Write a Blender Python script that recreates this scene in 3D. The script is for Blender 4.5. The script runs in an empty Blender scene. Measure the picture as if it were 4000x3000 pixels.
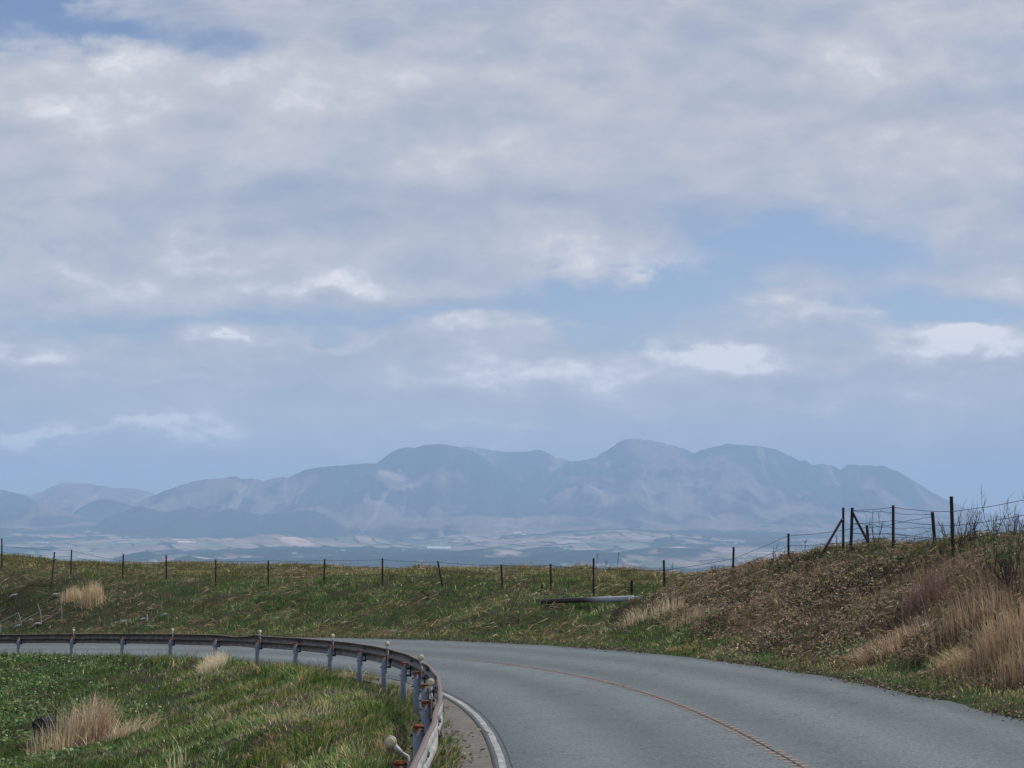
import bpy, math, random
import numpy as np
from mathutils import Vector, Matrix

random.seed(7)
rng = np.random.default_rng(11)
C = bpy.context.scene.collection
sc = bpy.context.scene
R = math.radians

# ------------------------------------------------------------------ camera
EYE = 2.7          # eye height above the world zero
FPX, HY = 8000.0, 2017.2      # focal length and horizon row, both in photo pixels
cam = bpy.data.cameras.new("camera"); camo = bpy.data.objects.new("camera", cam); C.objects.link(camo)
camo.location = (0, 0, EYE); camo.rotation_euler = (R(90), 0, 0)
cam.sensor_width = 36; cam.lens = 72.0; cam.shift_y = (HY - 1500) / 4000
cam.clip_start = 0.5; cam.clip_end = 200000
sc.camera = camo

# ------------------------------------------------------------------ light, sky, exposure
SUN_EL, SUN_AZ = 50.0, 72.0      # azimuth from +Y (view direction), negative = left
sd = Vector((math.sin(R(SUN_AZ)) * math.cos(R(SUN_EL)), math.cos(R(SUN_AZ)) * math.cos(R(SUN_EL)), math.sin(R(SUN_EL))))
sun = bpy.data.lights.new("sun", 'SUN'); suno = bpy.data.objects.new("sun", sun); C.objects.link(suno)
sun.energy = 3.5; sun.angle = R(3.0); sun.color = (1.0, 0.95, 0.88)
suno.rotation_euler = (-sd).to_track_quat('-Z', 'Y').to_euler()
suno.location = (0, 0, 60)
sc.view_settings.view_transform = 'Standard'; sc.view_settings.look = 'None'
sc.view_settings.exposure = 0.30; sc.view_settings.gamma = 1.0
sc.cycles.use_denoising = True
sc.cycles.max_bounces = 5; sc.cycles.diffuse_bounces = 2; sc.cycles.glossy_bounces = 2
sc.cycles.volume_bounces = 2; sc.cycles.transparent_max_bounces = 6
sc.cycles.use_adaptive_sampling = True; sc.cycles.adaptive_threshold = 0.01

def px2t(px, py):      # photo pixel -> tangent coordinates
    return (px - 2000) / FPX, (HY - py) / FPX

class NT:              # small node helper
    def __init__(s, tree): s.t = tree; s.n = tree.nodes; s.l = tree.links
    def node(s, typ, **kw):
        n = s.n.new(typ)
        for k, v in kw.items(): setattr(n, k, v)
        return n
    def inp(s, sock, v):
        if v is None: return
        if isinstance(v, bpy.types.NodeSocket): s.l.new(v, sock)
        else: sock.default_value = v
    def m(s, op, a, b=None, c=None, clamp=False):
        n = s.node('ShaderNodeMath', operation=op); n.use_clamp = clamp
        s.inp(n.inputs[0], a); s.inp(n.inputs[1], b); s.inp(n.inputs[2], c); return n.outputs[0]
    def v(s, op, a, b=None):
        n = s.node('ShaderNodeVectorMath', operation=op)
        s.inp(n.inputs[0], a)
        if b is not None: s.inp(n.inputs[1], b)
        return n.outputs['Value'] if op in ('DOT_PRODUCT', 'LENGTH') else n.outputs[0]
    def noise(s, vec, scale, detail=4, rough=0.55, dist=0.0, typ=None, col=False):
        n = s.node('ShaderNodeTexNoise'); 
        if typ: n.noise_type = typ
        s.inp(n.inputs['Vector'], vec); n.inputs['Scale'].default_value = scale
        n.inputs['Detail'].default_value = detail; n.inputs['Roughness'].default_value = rough
        n.inputs['Distortion'].default_value = dist
        return n.outputs['Color'] if col else n.outputs['Fac']
    def ramp(s, f, stops, interp='LINEAR'):
        n = s.node('ShaderNodeValToRGB'); n.color_ramp.interpolation = interp
        e = n.color_ramp.elements
        while len(e) < len(stops): e.new(0.5)
        for i, (p, c) in enumerate(stops):
            e[i].position = p; e[i].color = c if len(c) == 4 else (*c, 1)
        s.inp(n.inputs[0], f); return n.outputs[0]
    def mix(s, f, a, b, blend='MIX'):
        n = s.node('ShaderNodeMix', data_type='RGBA', blend_type=blend)
        s.inp(n.inputs[0], f)
        s.inp(n.inputs[6], a if not isinstance(a, tuple) or len(a) == 4 else (*a, 1))
        s.inp(n.inputs[7], b if not isinstance(b, tuple) or len(b) == 4 else (*b, 1))
        return n.outputs[2]
    def sstep(s, x, lo, hi):
        n = s.node('ShaderNodeMapRange', interpolation_type='SMOOTHSTEP')
        s.inp(n.inputs[0], x); n.inputs[1].default_value = lo; n.inputs[2].default_value = hi
        n.inputs[3].default_value = 0; n.inputs[4].default_value = 1
        return n.outputs[0]

SKYT = (0.78, 0.74, 0.80)
def build_world():
    w = bpy.data.worlds.new("World"); sc.world = w; w.use_nodes = True
    T = NT(w.node_tree); w.node_tree.nodes.clear()
    sky = T.node('ShaderNodeTexSky', sky_type='NISHITA'); sky.sun_disc = False
    sky.sun_elevation = R(SUN_EL); sky.sun_rotation = R(SUN_AZ); sky.altitude = 900
    sky.air_density = 1.0; sky.dust_density = 0.6; sky.ozone_density = 2.0
    tc = T.node('ShaderNodeTexCoord').outputs['Generated']
    sep = T.node('ShaderNodeSeparateXYZ'); T.l.new(tc, sep.inputs[0])
    x, y, z = sep.outputs
    # direction as azimuth and elevation tangents around the view to the mountains
    yc = T.m('MAXIMUM', T.m('ABSOLUTE', y), 0.05)
    cmb = T.node('ShaderNodeCombineXYZ'); T.l.new(T.m('DIVIDE', x, yc), cmb.inputs[0]); T.l.new(T.m('DIVIDE', z, yc), cmb.inputs[1])
    tv = cmb.outputs[0]
    # cloud layer: the direction pierces a layer bent down towards the horizon
    zz = T.m('ADD', T.m('MAXIMUM', z, 0.0), 0.13)
    cp = T.node('ShaderNodeCombineXYZ'); T.l.new(T.m('DIVIDE', x, zz), cp.inputs[0]); T.l.new(T.m('DIVIDE', y, zz), cp.inputs[1])
    cv = cp.outputs[0]
    def st(k): return T.v('MULTIPLY', tv, (1.0, k, 1.0))
    big = T.noise(cv, 0.9, 5, 0.5, 0.2)
    mid = T.noise(T.v('ADD', cv, (7.3, 2.1, 4.0)), 2.3, 8, 0.58, 0.15)
    n9 = T.noise(T.v('ADD', st(2.3), (3.1, 0.7, 0)), 11.0, 10, 0.60, 0.35)
    n24 = T.noise(st(1.9), 30.0, 9, 0.60, 0.3)
    n60 = T.noise(st(1.6), 75.0, 8, 0.62, 0.2)
    warp = T.v('MULTIPLY', T.v('SUBTRACT', T.noise(st(2.0), 13.0, 8, 0.62, col=True), (0.5, 0.5, 0.5)), (0.15, 0.060, 0.0))
    tw = T.v('ADD', tv, warp)
    def blobs(lst):
        acc = None
        for (px, py, sx, sy, a) in lst:
            tx, ty = px2t(px, py)
            d = T.v('SUBTRACT', tw, (tx, ty, 0)); d = T.v('MULTIPLY', d, (FPX / sx, FPX / sy, 0))
            g = T.m('MULTIPLY', T.m('EXPONENT', T.m('MULTIPLY', T.v('DOT_PRODUCT', d, d), -1.0)), a)
            acc = g if acc is None else T.m('ADD', acc, g)
        return acc
    front = T.sstep(y, 0.2, 0.6)
    gaps = blobs([(480, 170, 420, 80, 0.8), (60, 40, 340, 100, 1.3), (2980, 900, 330, 90, 0.85), (3250, 1000, 320, 80, 0.6), (2650, 1080, 330, 80, 0.9),
                  (2350, 1190, 500, 75, 0.85), (3450, 1190, 260, 70, 0.6), (3800, 1265, 420, 62, 1.0), (1250, 1235, 700, 45, 0.75), (2500, 1330, 280, 60, 0.6),
                  (300, 1235, 400, 34, 0.5), (2100, 1100, 300, 60, 0.4), (3300, 1640, 900, 50, 0.2), (150, 1600, 300, 30, 0.3)])
    whites = blobs([(620, 260, 460, 90, 0.42), (300, 470, 420, 110, 0.55), (1350, 330, 500, 110, 0.5), (2330, 1010, 360, 75, 0.62), (850, 960, 380, 55, 0.75), (1400, 1090, 500, 55, 0.65),
                    (2850, 1375, 330, 60, 1.25), (3800, 1375, 420, 76, 1.3), (1880, 1290, 280, 66, 0.85), (560, 1690, 280, 38, 1.3), (110, 1690, 130, 28, 1.1), (120, 1350, 220, 55, 1.0),
                    (820, 1315, 170, 24, 0.8), (1370, 1318, 200, 22, 0.7), (3080, 1150, 200, 50, 0.6), (3230, 1210, 150, 45, 0.5), (3350, 250, 250, 110, 0.35), (1900, 640, 400, 70, 0.45), (3650, 650, 450, 150, 0.45),
                    (2050, 1440, 450, 55, 0.7), (2080, 1700, 160, 28, 0.35), (400, 1110, 500, 60, 0.5), (3850, 1100, 300, 70, 0.4), (2700, 640, 400, 60, 0.2), (700, 1500, 500, 30, 0.3), (3960, 1640, 60, 30, 0.3), (1700, 1480, 1200, 60, 0.45), (3200, 1560, 900, 50, 0.45), (900, 1400, 700, 50, 0.45), (1500, 1680, 1200, 50, 0.3)])
    greys = blobs([(2200, 430, 900, 90, 0.35), (1900, 830, 900, 70, 0.55), (600, 760, 700, 60, 0.45), (3400, 430, 500, 70, 0.3), (300, 960, 240, 40, 0.4),
                   (500, 1450, 900, 60, 0.35), (1700, 1560, 900, 50, 0.25), (3200, 1480, 900, 40, 0.3), (2600, 60, 900, 60, 0.3), (1500, 1180, 500, 34, 0.4), (3900, 860, 350, 60, 0.35)])
    soft = T.m('ADD', T.m('MULTIPLY', T.m('SUBTRACT', n9, 0.5), 1.0), T.m('MULTIPLY', T.m('SUBTRACT', n24, 0.5), 0.6))
    cov = T.m('ADD', T.m('MULTIPLY', T.m('SUBTRACT', big, 0.5), 0.6), T.m('MULTIPLY', T.m('SUBTRACT', mid, 0.5), 0.7))
    cov = T.m('ADD', cov, soft)
    cov = T.m('ADD', cov, T.m('MULTIPLY', T.m('SUBTRACT', whites, T.m('MULTIPLY', gaps, 1.25)), front))
    cover = T.sstep(cov, -0.95, 0.25)
    crisp = T.m('ADD', T.m('MULTIPLY', whites, 1.0), T.m('ADD', T.m('MULTIPLY', T.m('SUBTRACT', n24, 0.5), 1.4), T.m('MULTIPLY', T.m('SUBTRACT', n60, 0.5), 0.8)))
    crisp = T.m('MULTIPLY', T.sstep(crisp, 0.10, 1.35), front)
    lum = T.m('ADD', T.m('MULTIPLY', T.m('SUBTRACT', mid, 0.5), 0.35), T.m('MULTIPLY', T.m('SUBTRACT', n9, 0.5), 1.15))
    lum = T.m('ADD', lum, T.m('ADD', T.m('MULTIPLY', T.m('SUBTRACT', n24, 0.5), 0.60), T.m('MULTIPLY', T.m('SUBTRACT', n60, 0.5), 0.30)))
    lum = T.m('ADD', lum, T.m('MULTIPLY', T.m('MULTIPLY', T.m('SUBTRACT', whites, T.m('MULTIPLY', greys, 1.35)), 0.34), front))
    lum = T.m('ADD', lum, T.m('ADD', T.m('MULTIPLY', crisp, 0.22), 0.46))
    ccol = T.ramp(lum, [(0.0, (0.34, 0.36, 0.42)), (0.35, (0.41, 0.425, 0.475)), (0.65, (0.50, 0.505, 0.54)), (0.82, (0.61, 0.605, 0.625)), (1.0, (0.80, 0.78, 0.785))])
    S = 0.1
    cc = T.v('SCALE', ccol); cc.node.inputs['Scale'].default_value = 1.0 / S
    bl = T.v('MULTIPLY', sky.outputs[0], SKYT)
    out = T.mix(cover, bl, cc)
    bg = T.node('ShaderNodeBackground'); T.l.new(out, bg.inputs[0]); bg.inputs[1].default_value = S
    ow = T.node('ShaderNodeOutputWorld'); T.l.new(bg.outputs[0], ow.inputs[0])
build_world()

# ------------------------------------------------------------------ general helpers
def P(px, py, Z):      # the place in the world that the photo shows at (px, py) when it lies Z metres ahead
    return Vector(((px - 2000) / FPX * Z, Z, EYE + (HY - py) / FPX * Z))

def hash2(ix, iy, seed):
    h = (ix.astype(np.int64) * 374761393 + iy.astype(np.int64) * 668265263 + seed * 974634777) & 0xffffffff
    h = ((h ^ (h >> 13)) * 1274126177) & 0xffffffff
    return ((h ^ (h >> 16)) & 0xffffff) / float(0xffffff)
def vnoise(x, y, seed=0):
    ix = np.floor(x); iy = np.floor(y); fx = x - ix; fy = y - iy
    fx = fx * fx * (3 - 2 * fx); fy = fy * fy * (3 - 2 * fy)
    a = hash2(ix, iy, seed); b = hash2(ix + 1, iy, seed); c = hash2(ix, iy + 1, seed); d = hash2(ix + 1, iy + 1, seed)
    return (a + (b - a) * fx) * (1 - fy) + (c + (d - c) * fx) * fy
def fbm(x, y, oct=5, seed=0, gain=0.5):
    t = 0; a = 1; n = 0
    for o in range(oct):
        t = t + a * vnoise(x, y, seed + o * 17); n += a; a *= gain; x = x * 2.03 + 11.3; y = y * 2.03 + 5.7
    return t / n
def ridged(x, y, oct=5, seed=0):
    t = 0; a = 1; n = 0
    for o in range(oct):
        t = t + a * (1 - np.abs(2 * vnoise(x, y, seed + o * 31) - 1)); n += a; a *= 0.5; x = x * 2.1 + 3.3; y = y * 2.1 + 8.1
    return t / n
def ss(x, a, b):
    t = np.clip((x - a) / (b - a), 0, 1); return t * t * (3 - 2 * t)

def tag(o, label=None, cat=None, group=None, kind=None):
    if label: o['label'] = label
    if cat: o['category'] = cat
    if group: o['group'] = group
    if kind: o['kind'] = kind
    return o
def link_mesh(name, verts, faces, mat, parent=None, smooth=False, cols=None, loc=None):
    me = bpy.data.meshes.new(name)
    verts = np.asarray(verts, dtype=np.float64).reshape(-1, 3)
    if loc is not None: verts = verts - np.array(loc)
    if isinstance(faces, np.ndarray):
        nf, k = faces.shape
        me.vertices.add(len(verts)); me.vertices.foreach_set('co', verts.astype(np.float32).ravel())
        me.loops.add(nf * k); me.loops.foreach_set('vertex_index', faces.astype(np.int32).ravel())
        me.polygons.add(nf); me.polygons.foreach_set('loop_start', np.arange(0, nf * k, k, dtype=np.int32))
        me.update(calc_edges=True)
    else:
        me.from_pydata([tuple(v) for v in verts], [], faces); me.update()
    if smooth: me.polygons.foreach_set('use_smooth', np.ones(len(me.polygons), dtype=bool))
    if cols is not None:
        at = me.color_attributes.new('Col', 'FLOAT_COLOR', 'POINT')
        c4 = np.ones((len(verts), 4), np.float32); c4[:, :3] = cols; at.data.foreach_set('color', c4.ravel())
    if mat: me.materials.append(mat)
    o = bpy.data.objects.new(name, me); C.objects.link(o)
    if loc is not None and not parent: o.location = loc      # a child keeps its thing's origin
    if parent: o.parent = parent
    return o
def empty(name, loc, rz=0):
    o = bpy.data.objects.new(name, None); C.objects.link(o); o.location = loc; o.rotation_euler = (0, 0, rz)
    o.empty_display_size = 0.2; return o

class MB:              # collects shapes into one mesh
    def __init__(s): s.v = []; s.f = []
    def add(s, v, f):
        b = len(s.v); s.v += [tuple(p) for p in v]; s.f += [tuple(i + b for i in q) for q in f]
    def tube(s, pts, rad, n=8, caps=True, twist=0.0):
        pts = [Vector(p) for p in pts]
        if not isinstance(rad, (list, tuple)): rad = [rad] * len(pts)
        v = []; f = []; ref = None
        for i, p in enumerate(pts):
            d = (pts[min(i + 1, len(pts) - 1)] - pts[max(i - 1, 0)]).normalized()
            if ref is None:
                ref = Vector((1, 0, 0)) if abs(d.x) < 0.8 else Vector((0, 1, 0))
            a = (ref - d * ref.dot(d)).normalized(); ref = a; b = d.cross(a)
            for k in range(n):
                t = 2 * math.pi * k / n + twist * i
                v.append(p + (a * math.cos(t) + b * math.sin(t)) * rad[i])
        for i in range(len(pts) - 1):
            for k in range(n):
                k2 = (k + 1) % n
                f.append((i * n + k, i * n + k2, (i + 1) * n + k2, (i + 1) * n + k))
        if caps:
            f.append(tuple(reversed(range(n)))); f.append(tuple((len(pts) - 1) * n + k for k in range(n)))
        s.add(v, f)
    def box(s, c, size, rot=None, taper=1.0):
        c = Vector(c); x, y, z = [q / 2 for q in size]; v = []
        for dz in (-1, 1):
            k = taper if dz > 0 else 1
            for dx, dy in ((-1, -1), (1, -1), (1, 1), (-1, 1)):
                p = Vector((dx * x * k, dy * y * k, dz * z))
                if rot is not None: p = rot @ p
                v.append(c + p)
        s.add(v, [(3, 2, 1, 0), (4, 5, 6, 7), (0, 1, 5, 4), (1, 2, 6, 5), (2, 3, 7, 6), (3, 0, 4, 7)])
    def build(s, name, mat, parent=None, smooth=False, loc=None):
        return link_mesh(name, s.v, s.f, mat, parent, smooth, None, loc)

# ------------------------------------------------------------------ materials
def material(name, build):
    m = bpy.data.materials.new(name); m.use_nodes = True; m.node_tree.nodes.clear()
    T = NT(m.node_tree); out = T.node('ShaderNodeOutputMaterial')
    build(T, out); return m
def principled(T, out, col, rough=0.8, spec=0.3, metal=0.0, bump=None, bstr=0.3, bdist=0.02):
    p = T.node('ShaderNodeBsdfPrincipled')
    T.inp(p.inputs['Base Color'], col if not isinstance(col, tuple) or len(col) == 4 else (*col, 1))
    T.inp(p.inputs['Roughness'], rough); T.inp(p.inputs['Metallic'], metal)
    p.inputs['Specular IOR Level'].default_value = spec
    if bump is not None:
        b = T.node('ShaderNodeBump'); b.inputs['Strength'].default_value = bstr; b.inputs['Distance'].default_value = bdist
        T.l.new(bump, b.inputs['Height']); T.l.new(b.outputs[0], p.inputs['Normal'])
    T.l.new(p.outputs[0], out.inputs[0]); return p
def pos(T): return T.node('ShaderNodeNewGeometry').outputs['Position']
def obj_(T): return T.node('ShaderNodeTexCoord').outputs['Object']

def m_blade(T, out):
    a = T.node('ShaderNodeAttribute', attribute_name='Col').outputs['Color']
    d = T.node('ShaderNodeBsdfDiffuse'); T.l.new(a, d.inputs[0])
    t = T.node('ShaderNodeBsdfTranslucent'); T.l.new(a, t.inputs[0])
    g = T.node('ShaderNodeBsdfGlossy'); g.inputs['Roughness'].default_value = 0.45; g.inputs[0].default_value = (1, 1, 1, 1)
    m1 = T.node('ShaderNodeMixShader'); m1.inputs[0].default_value = 0.28; T.l.new(d.outputs[0], m1.inputs[1]); T.l.new(t.outputs[0], m1.inputs[2])
    m2 = T.node('ShaderNodeMixShader'); m2.inputs[0].default_value = 0.025; T.l.new(m1.outputs[0], m2.inputs[1]); T.l.new(g.outputs[0], m2.inputs[2])
    T.l.new(m2.outputs[0], out.inputs[0])
M_blade = material('blade', m_blade)
def m_ground(T, out):
    a = T.node('ShaderNodeAttribute', attribute_name='Col').outputs['Color']
    p = pos(T)
    n = T.noise(p, 3.0, 8, 0.7); n2 = T.noise(p, 18.0, 6, 0.7)
    c = T.mix(T.sstep(n, 0.35, 0.7), T.mix(0.55, a, (0.018, 0.014, 0.010)), a)
    c = T.mix(T.m('MULTIPLY', T.sstep(n2, 0.52, 0.75), 0.5), c, (0.16, 0.12, 0.075))
    principled(T, out, c, 0.95, 0.1, bump=n2, bstr=0.8, bdist=0.05)
M_ground = material('soil_and_litter', m_ground)
def m_asphalt(T, out):
    p = pos(T)
    at = T.node('ShaderNodeAttribute', attribute_name='Col').outputs['Color']
    n = T.noise(p, 55.0, 4, 0.8); b = T.noise(p, 0.45, 5, 0.6); s = T.noise(p, 11.0, 5, 0.75)
    c = T.ramp(n, [(0.3, (0.052, 0.062, 0.065)), (0.5, (0.105, 0.119, 0.125)), (0.7, (0.20, 0.212, 0.214))])
    c = T.mix(T.m('MULTIPLY', T.sstep(b, 0.35, 0.7), 0.30), c, (0.125, 0.14, 0.145))
    c = T.mix(T.m('MULTIPLY', T.sstep(s, 0.45, 0.75), 0.45), c, (0.21, 0.225, 0.23))
    g2 = T.noise(p, 24.0, 3, 0.8); c = T.mix(T.m('MULTIPLY', T.sstep(g2, 0.48, 0.7), 0.65), c, (0.27, 0.285, 0.285)); c = T.mix(T.m('MULTIPLY', T.sstep(g2, 0.5, 0.3), 0.65), c, (0.035, 0.040, 0.042))
    st_ = T.noise(T.v('MULTIPLY', p, (1.0, 0.35, 1.0)), 1.1, 6, 0.7); c = T.mix(T.m('MULTIPLY', T.sstep(st_, 0.50, 0.68), 0.30), c, (0.085, 0.095, 0.098))
    v = T.node('ShaderNodeTexVoronoi'); v.inputs['Scale'].default_value = 7.0; T.l.new(p, v.inputs['Vector'])
    c = T.mix(T.m('MULTIPLY', T.sstep(v.outputs['Distance'], 0.10, 0.02), 0.5), c, (0.05, 0.055, 0.055))
    # a fine wandering crack
    cr = T.noise(p, 0.35, 6, 0.62)
    cr = T.m('ABSOLUTE', T.m('SUBTRACT', cr, 0.5))
    c = T.mix(T.m('MULTIPLY', T.sstep(cr, 0.006, 0.001), 0.55), c, (0.045, 0.045, 0.045))
    c = T.mix(1.0, c, at, 'MULTIPLY')
    c = T.mix(1.0, c, (0.90, 1.04, 1.08), 'MULTIPLY')
    principled(T, out, c, 0.75, 0.35, bump=n, bstr=0.5, bdist=0.012)
M_asphalt = material('worn_asphalt', m_asphalt)
def m_concrete(T, out):
    p = pos(T); n = T.noise(p, 4.0, 7, 0.65); n2 = T.noise(p, 60.0, 3, 0.7)
    c = T.ramp(n, [(0.3, (0.085, 0.081, 0.074)), (0.7, (0.165, 0.157, 0.142))])
    c = T.mix(T.m('MULTIPLY', T.sstep(n2, 0.5, 0.75), 0.3), c, (0.09, 0.085, 0.075))
    principled(T, out, c, 0.9, 0.2, bump=n2, bstr=0.4, bdist=0.01)
M_concrete = material('stained_concrete', m_concrete)
def paint(name, col, wear_lo, wear_hi, under):
    def b(T, out):
        p = pos(T); n = T.noise(p, 22.0, 8, 0.8); n2 = T.noise(p, 2.0, 4, 0.6)
        w = T.sstep(T.m('ADD', n, T.m('MULTIPLY', n2, 0.3)), wear_lo, wear_hi)
        c = T.mix(w, under, col)
        principled(T, out, c, 0.7, 0.3)
    return material(name, b)
M_white = paint('worn_white_paint', (0.62, 0.64, 0.64), 0.60, 0.86, (0.17, 0.185, 0.19))
M_orange = paint('worn_orange_paint', (0.44, 0.18, 0.10), 0.58, 0.86, (0.19, 0.14, 0.12))
def m_tar(T, out): principled(T, out, (0.035, 0.036, 0.038), 0.8, 0.3)
M_tar = material('tar_seam', m_tar)
def m_post(T, out):
    p = obj_(T); n = T.noise(p, 9.0, 8, 0.75); n2 = T.noise(T.v('MULTIPLY', p, (3.0, 3.0, 0.8)), 12.0, 6, 0.7)
    z = T.node('ShaderNodeSeparateXYZ'); T.l.new(p, z.inputs[0])
    base = T.ramp(n2, [(0.3, (0.13, 0.165, 0.23)), (0.7, (0.21, 0.25, 0.33))])
    hi = T.sstep(z.outputs[2], 0.56, 0.72)
    r = T.sstep(T.m('ADD', n, T.m('MULTIPLY', hi, 0.22)), 0.60, 0.68)
    c = T.mix(r, base, T.ramp(n2, [(0.35, (0.035, 0.022, 0.018)), (0.65, (0.16, 0.07, 0.035))]))
    principled(T, out, c, 0.65, 0.4, bump=n, bstr=0.3, bdist=0.005)
M_post = material('galvanised_post', m_post)
def m_rust(T, out):
    p = obj_(T); n = T.noise(p, 25.0, 6, 0.7)
    principled(T, out, T.ramp(n, [(0.3, (0.07, 0.024, 0.016)), (0.7, (0.22, 0.07, 0.032))]), 0.85, 0.2)
M_rust = material('rusty_cap', m_rust)
def m_beam(T, out):
    p = pos(T); n = T.noise(T.v('MULTIPLY', p, (1.0, 1.0, 3.0)), 3.0, 8, 0.7); n2 = T.noise(p, 16.0, 6, 0.75)
    c = T.ramp(T.m('ADD', T.m('MULTIPLY', n, 0.7), T.m('MULTIPLY', n2, 0.3)),
               [(0.36, (0.022, 0.017, 0.015)), (0.5, (0.075, 0.060, 0.056)), (0.64, (0.17, 0.15, 0.15))])
    principled(T, out, c, 0.6, 0.4, bump=n2, bstr=0.2, bdist=0.004)
M_beam = material('weathered_steel_beam', m_beam)
def m_beamfront(T, out):
    p = pos(T); n = T.noise(T.v('MULTIPLY', p, (1.0, 1.0, 3.0)), 3.0, 8, 0.7)
    principled(T, out, T.ramp(n, [(0.35, (0.15, 0.15, 0.15)), (0.6, (0.30, 0.31, 0.31))]), 0.55, 0.4)
M_beamfront = material('chalky_galvanised_front', m_beamfront)
def m_beamtop(T, out):
    p = pos(T); n2 = T.noise(p, 30.0, 6, 0.75)
    principled(T, out, T.ramp(n2, [(0.35, (0.085, 0.066, 0.064)), (0.65, (0.20, 0.155, 0.152))]), 0.7, 0.3)
M_beamtop = material('faded_pink_brown_steel', m_beamtop)
def simple(name, c1, c2, scale=12.0, rough=0.8, spec=0.25, det=6, stretch=(1, 1, 1)):
    def b(T, out):
        n = T.noise(T.v('MULTIPLY', obj_(T), stretch), scale, det, 0.7)
        principled(T, out, T.ramp(n, [(0.32, c1), (0.68, c2)]), rough, spec, bump=n, bstr=0.3, bdist=0.01)
    return material(name, b)
M_dark = simple('blackened_steel', (0.012, 0.011, 0.011), (0.035, 0.028, 0.026), 20)
M_wood = simple('weathered_wood_post', (0.014, 0.012, 0.012), (0.036, 0.028, 0.026), 14, stretch=(3, 3, 0.5))
M_brace = simple('pale_wood_brace', (0.06, 0.045, 0.04), (0.15, 0.11, 0.10), 14, stretch=(3, 3, 0.5))
M_wire = simple('rusty_wire', (0.02, 0.016, 0.015), (0.05, 0.035, 0.03), 30)
M_grey = simple('grey_plastic', (0.28, 0.28, 0.30), (0.42, 0.42, 0.44), 20, 0.5, 0.4)
M_lens = simple('cream_reflector_lens', (0.50, 0.46, 0.26), (0.66, 0.62, 0.40), 40, 0.35, 0.5)
M_rock = simple('dark_rock', (0.018, 0.018, 0.022), (0.06, 0.06, 0.068), 6)
M_paleframe = simple('pale_weathered_frame', (0.12, 0.11, 0.10), (0.27, 0.25, 0.235), 10)
M_bag = simple('white_sandbag', (0.20, 0.22, 0.21), (0.42, 0.42, 0.40), 14)
M_twig = simple('bare_twig', (0.035, 0.028, 0.026), (0.09, 0.07, 0.065), 10)
def m_log(T, out):
    p = obj_(T); s = T.node('ShaderNodeSeparateXYZ'); T.l.new(p, s.inputs[0])
    n = T.noise(T.v('MULTIPLY', p, (0.4, 3, 3)), 8.0, 6, 0.7)
    pale = T.ramp(n, [(0.3, (0.22, 0.24, 0.27)), (0.7, (0.42, 0.45, 0.50))])
    dk = T.ramp(n, [(0.3, (0.02, 0.017, 0.016)), (0.7, (0.07, 0.055, 0.048))])
    principled(T, out, T.mix(T.sstep(s.outputs[0], -0.2, 1.2), dk, pale), 0.7, 0.3)
M_log = material('weathered_pole', m_log)
def m_land(T, out):
    a = T.node('ShaderNodeAttribute', attribute_name='Col').outputs['Color']
    p = pos(T); n = T.noise(p, 0.012, 8, 0.7); n2 = T.noise(p, 0.0022, 8, 0.65)
    k = T.ramp(T.m('ADD', T.m('MULTIPLY', n, 0.5), T.m('MULTIPLY', n2, 0.5)), [(0.35, (0.45, 0.45, 0.45)), (0.62, (1.0, 1.0, 1.0))])
    principled(T, out, T.mix(1.0, a, k, 'MULTIPLY'), 1.0, 0.0)
M_land = material('far_land', m_land)
M_bwall = simple('pale_building_wall', (0.38, 0.38, 0.36), (0.5, 0.5, 0.48), 0.2)
M_broof = simple('pale_building_roof', (0.34, 0.40, 0.38), (0.48, 0.53, 0.51), 0.2)

# ------------------------------------------------------------------ the road in plan
K = [2.18036873e-03, 8.34936211e-03, 1.44272151e-02, 1.63010020e-02, 1.62303819e-02, 1.61597669e-02, 1.60891531e-02]
DS = 0.25
Sf = np.arange(0, 150, DS); kf = np.interp(Sf, np.linspace(0, 90, 7), K) * (1 - ss(Sf, 85, 100))
TH = 3.80676696e-03 + np.r_[0, np.cumsum(kf)[:-1]] * DS
RX = -0.90985 - np.r_[0, np.cumsum(np.sin(TH))[:-1]] * DS
RY = 16.739 + np.r_[0, np.cumsum(np.cos(TH))[:-1]] * DS
Sb = np.arange(-60, 0, DS); th0 = TH[0]
RX = np.r_[RX[0] - np.sin(th0) * Sb, RX]; RY = np.r_[RY[0] + np.cos(th0) * Sb, RY]
TH = np.r_[np.full(len(Sb), th0), TH]; SS = np.r_[Sb, Sf]
def road_z(s, d):
    return EYE - (2.71650 + 0.0267911 * s + 0.00019369548 * s * np.abs(s)) + 0.0624207 * d
def rp(s, d, dz=0.0):      # road coordinates (along, right of the rail posts) -> world
    x = np.interp(s, SS, RX); y = np.interp(s, SS, RY); t = np.interp(s, SS, TH)
    return np.stack([x + np.cos(t) * d, y + np.sin(t) * d, road_z(s, d) + dz + 0 * x], -1)
def to_sd(X, Y):
    X = np.asarray(X, float); sh = X.shape; X = X.ravel(); Y = np.asarray(Y, float).ravel()
    S = np.empty_like(X); D = np.empty_like(X)
    for i in range(0, len(X), 20000):
        x = X[i:i + 20000]; y = Y[i:i + 20000]
        k = ((x[:, None] - RX[None, ::4]) ** 2 + (y[:, None] - RY[None, ::4]) ** 2).argmin(1) * 4
        dx = x - RX[k]; dy = y - RY[k]; t = TH[k]
        S[i:i + 20000] = SS[k] + (-np.sin(t) * dx + np.cos(t) * dy)
        D[i:i + 20000] = np.cos(t) * dx + np.sin(t) * dy
    return S.reshape(sh), D.reshape(sh)

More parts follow.
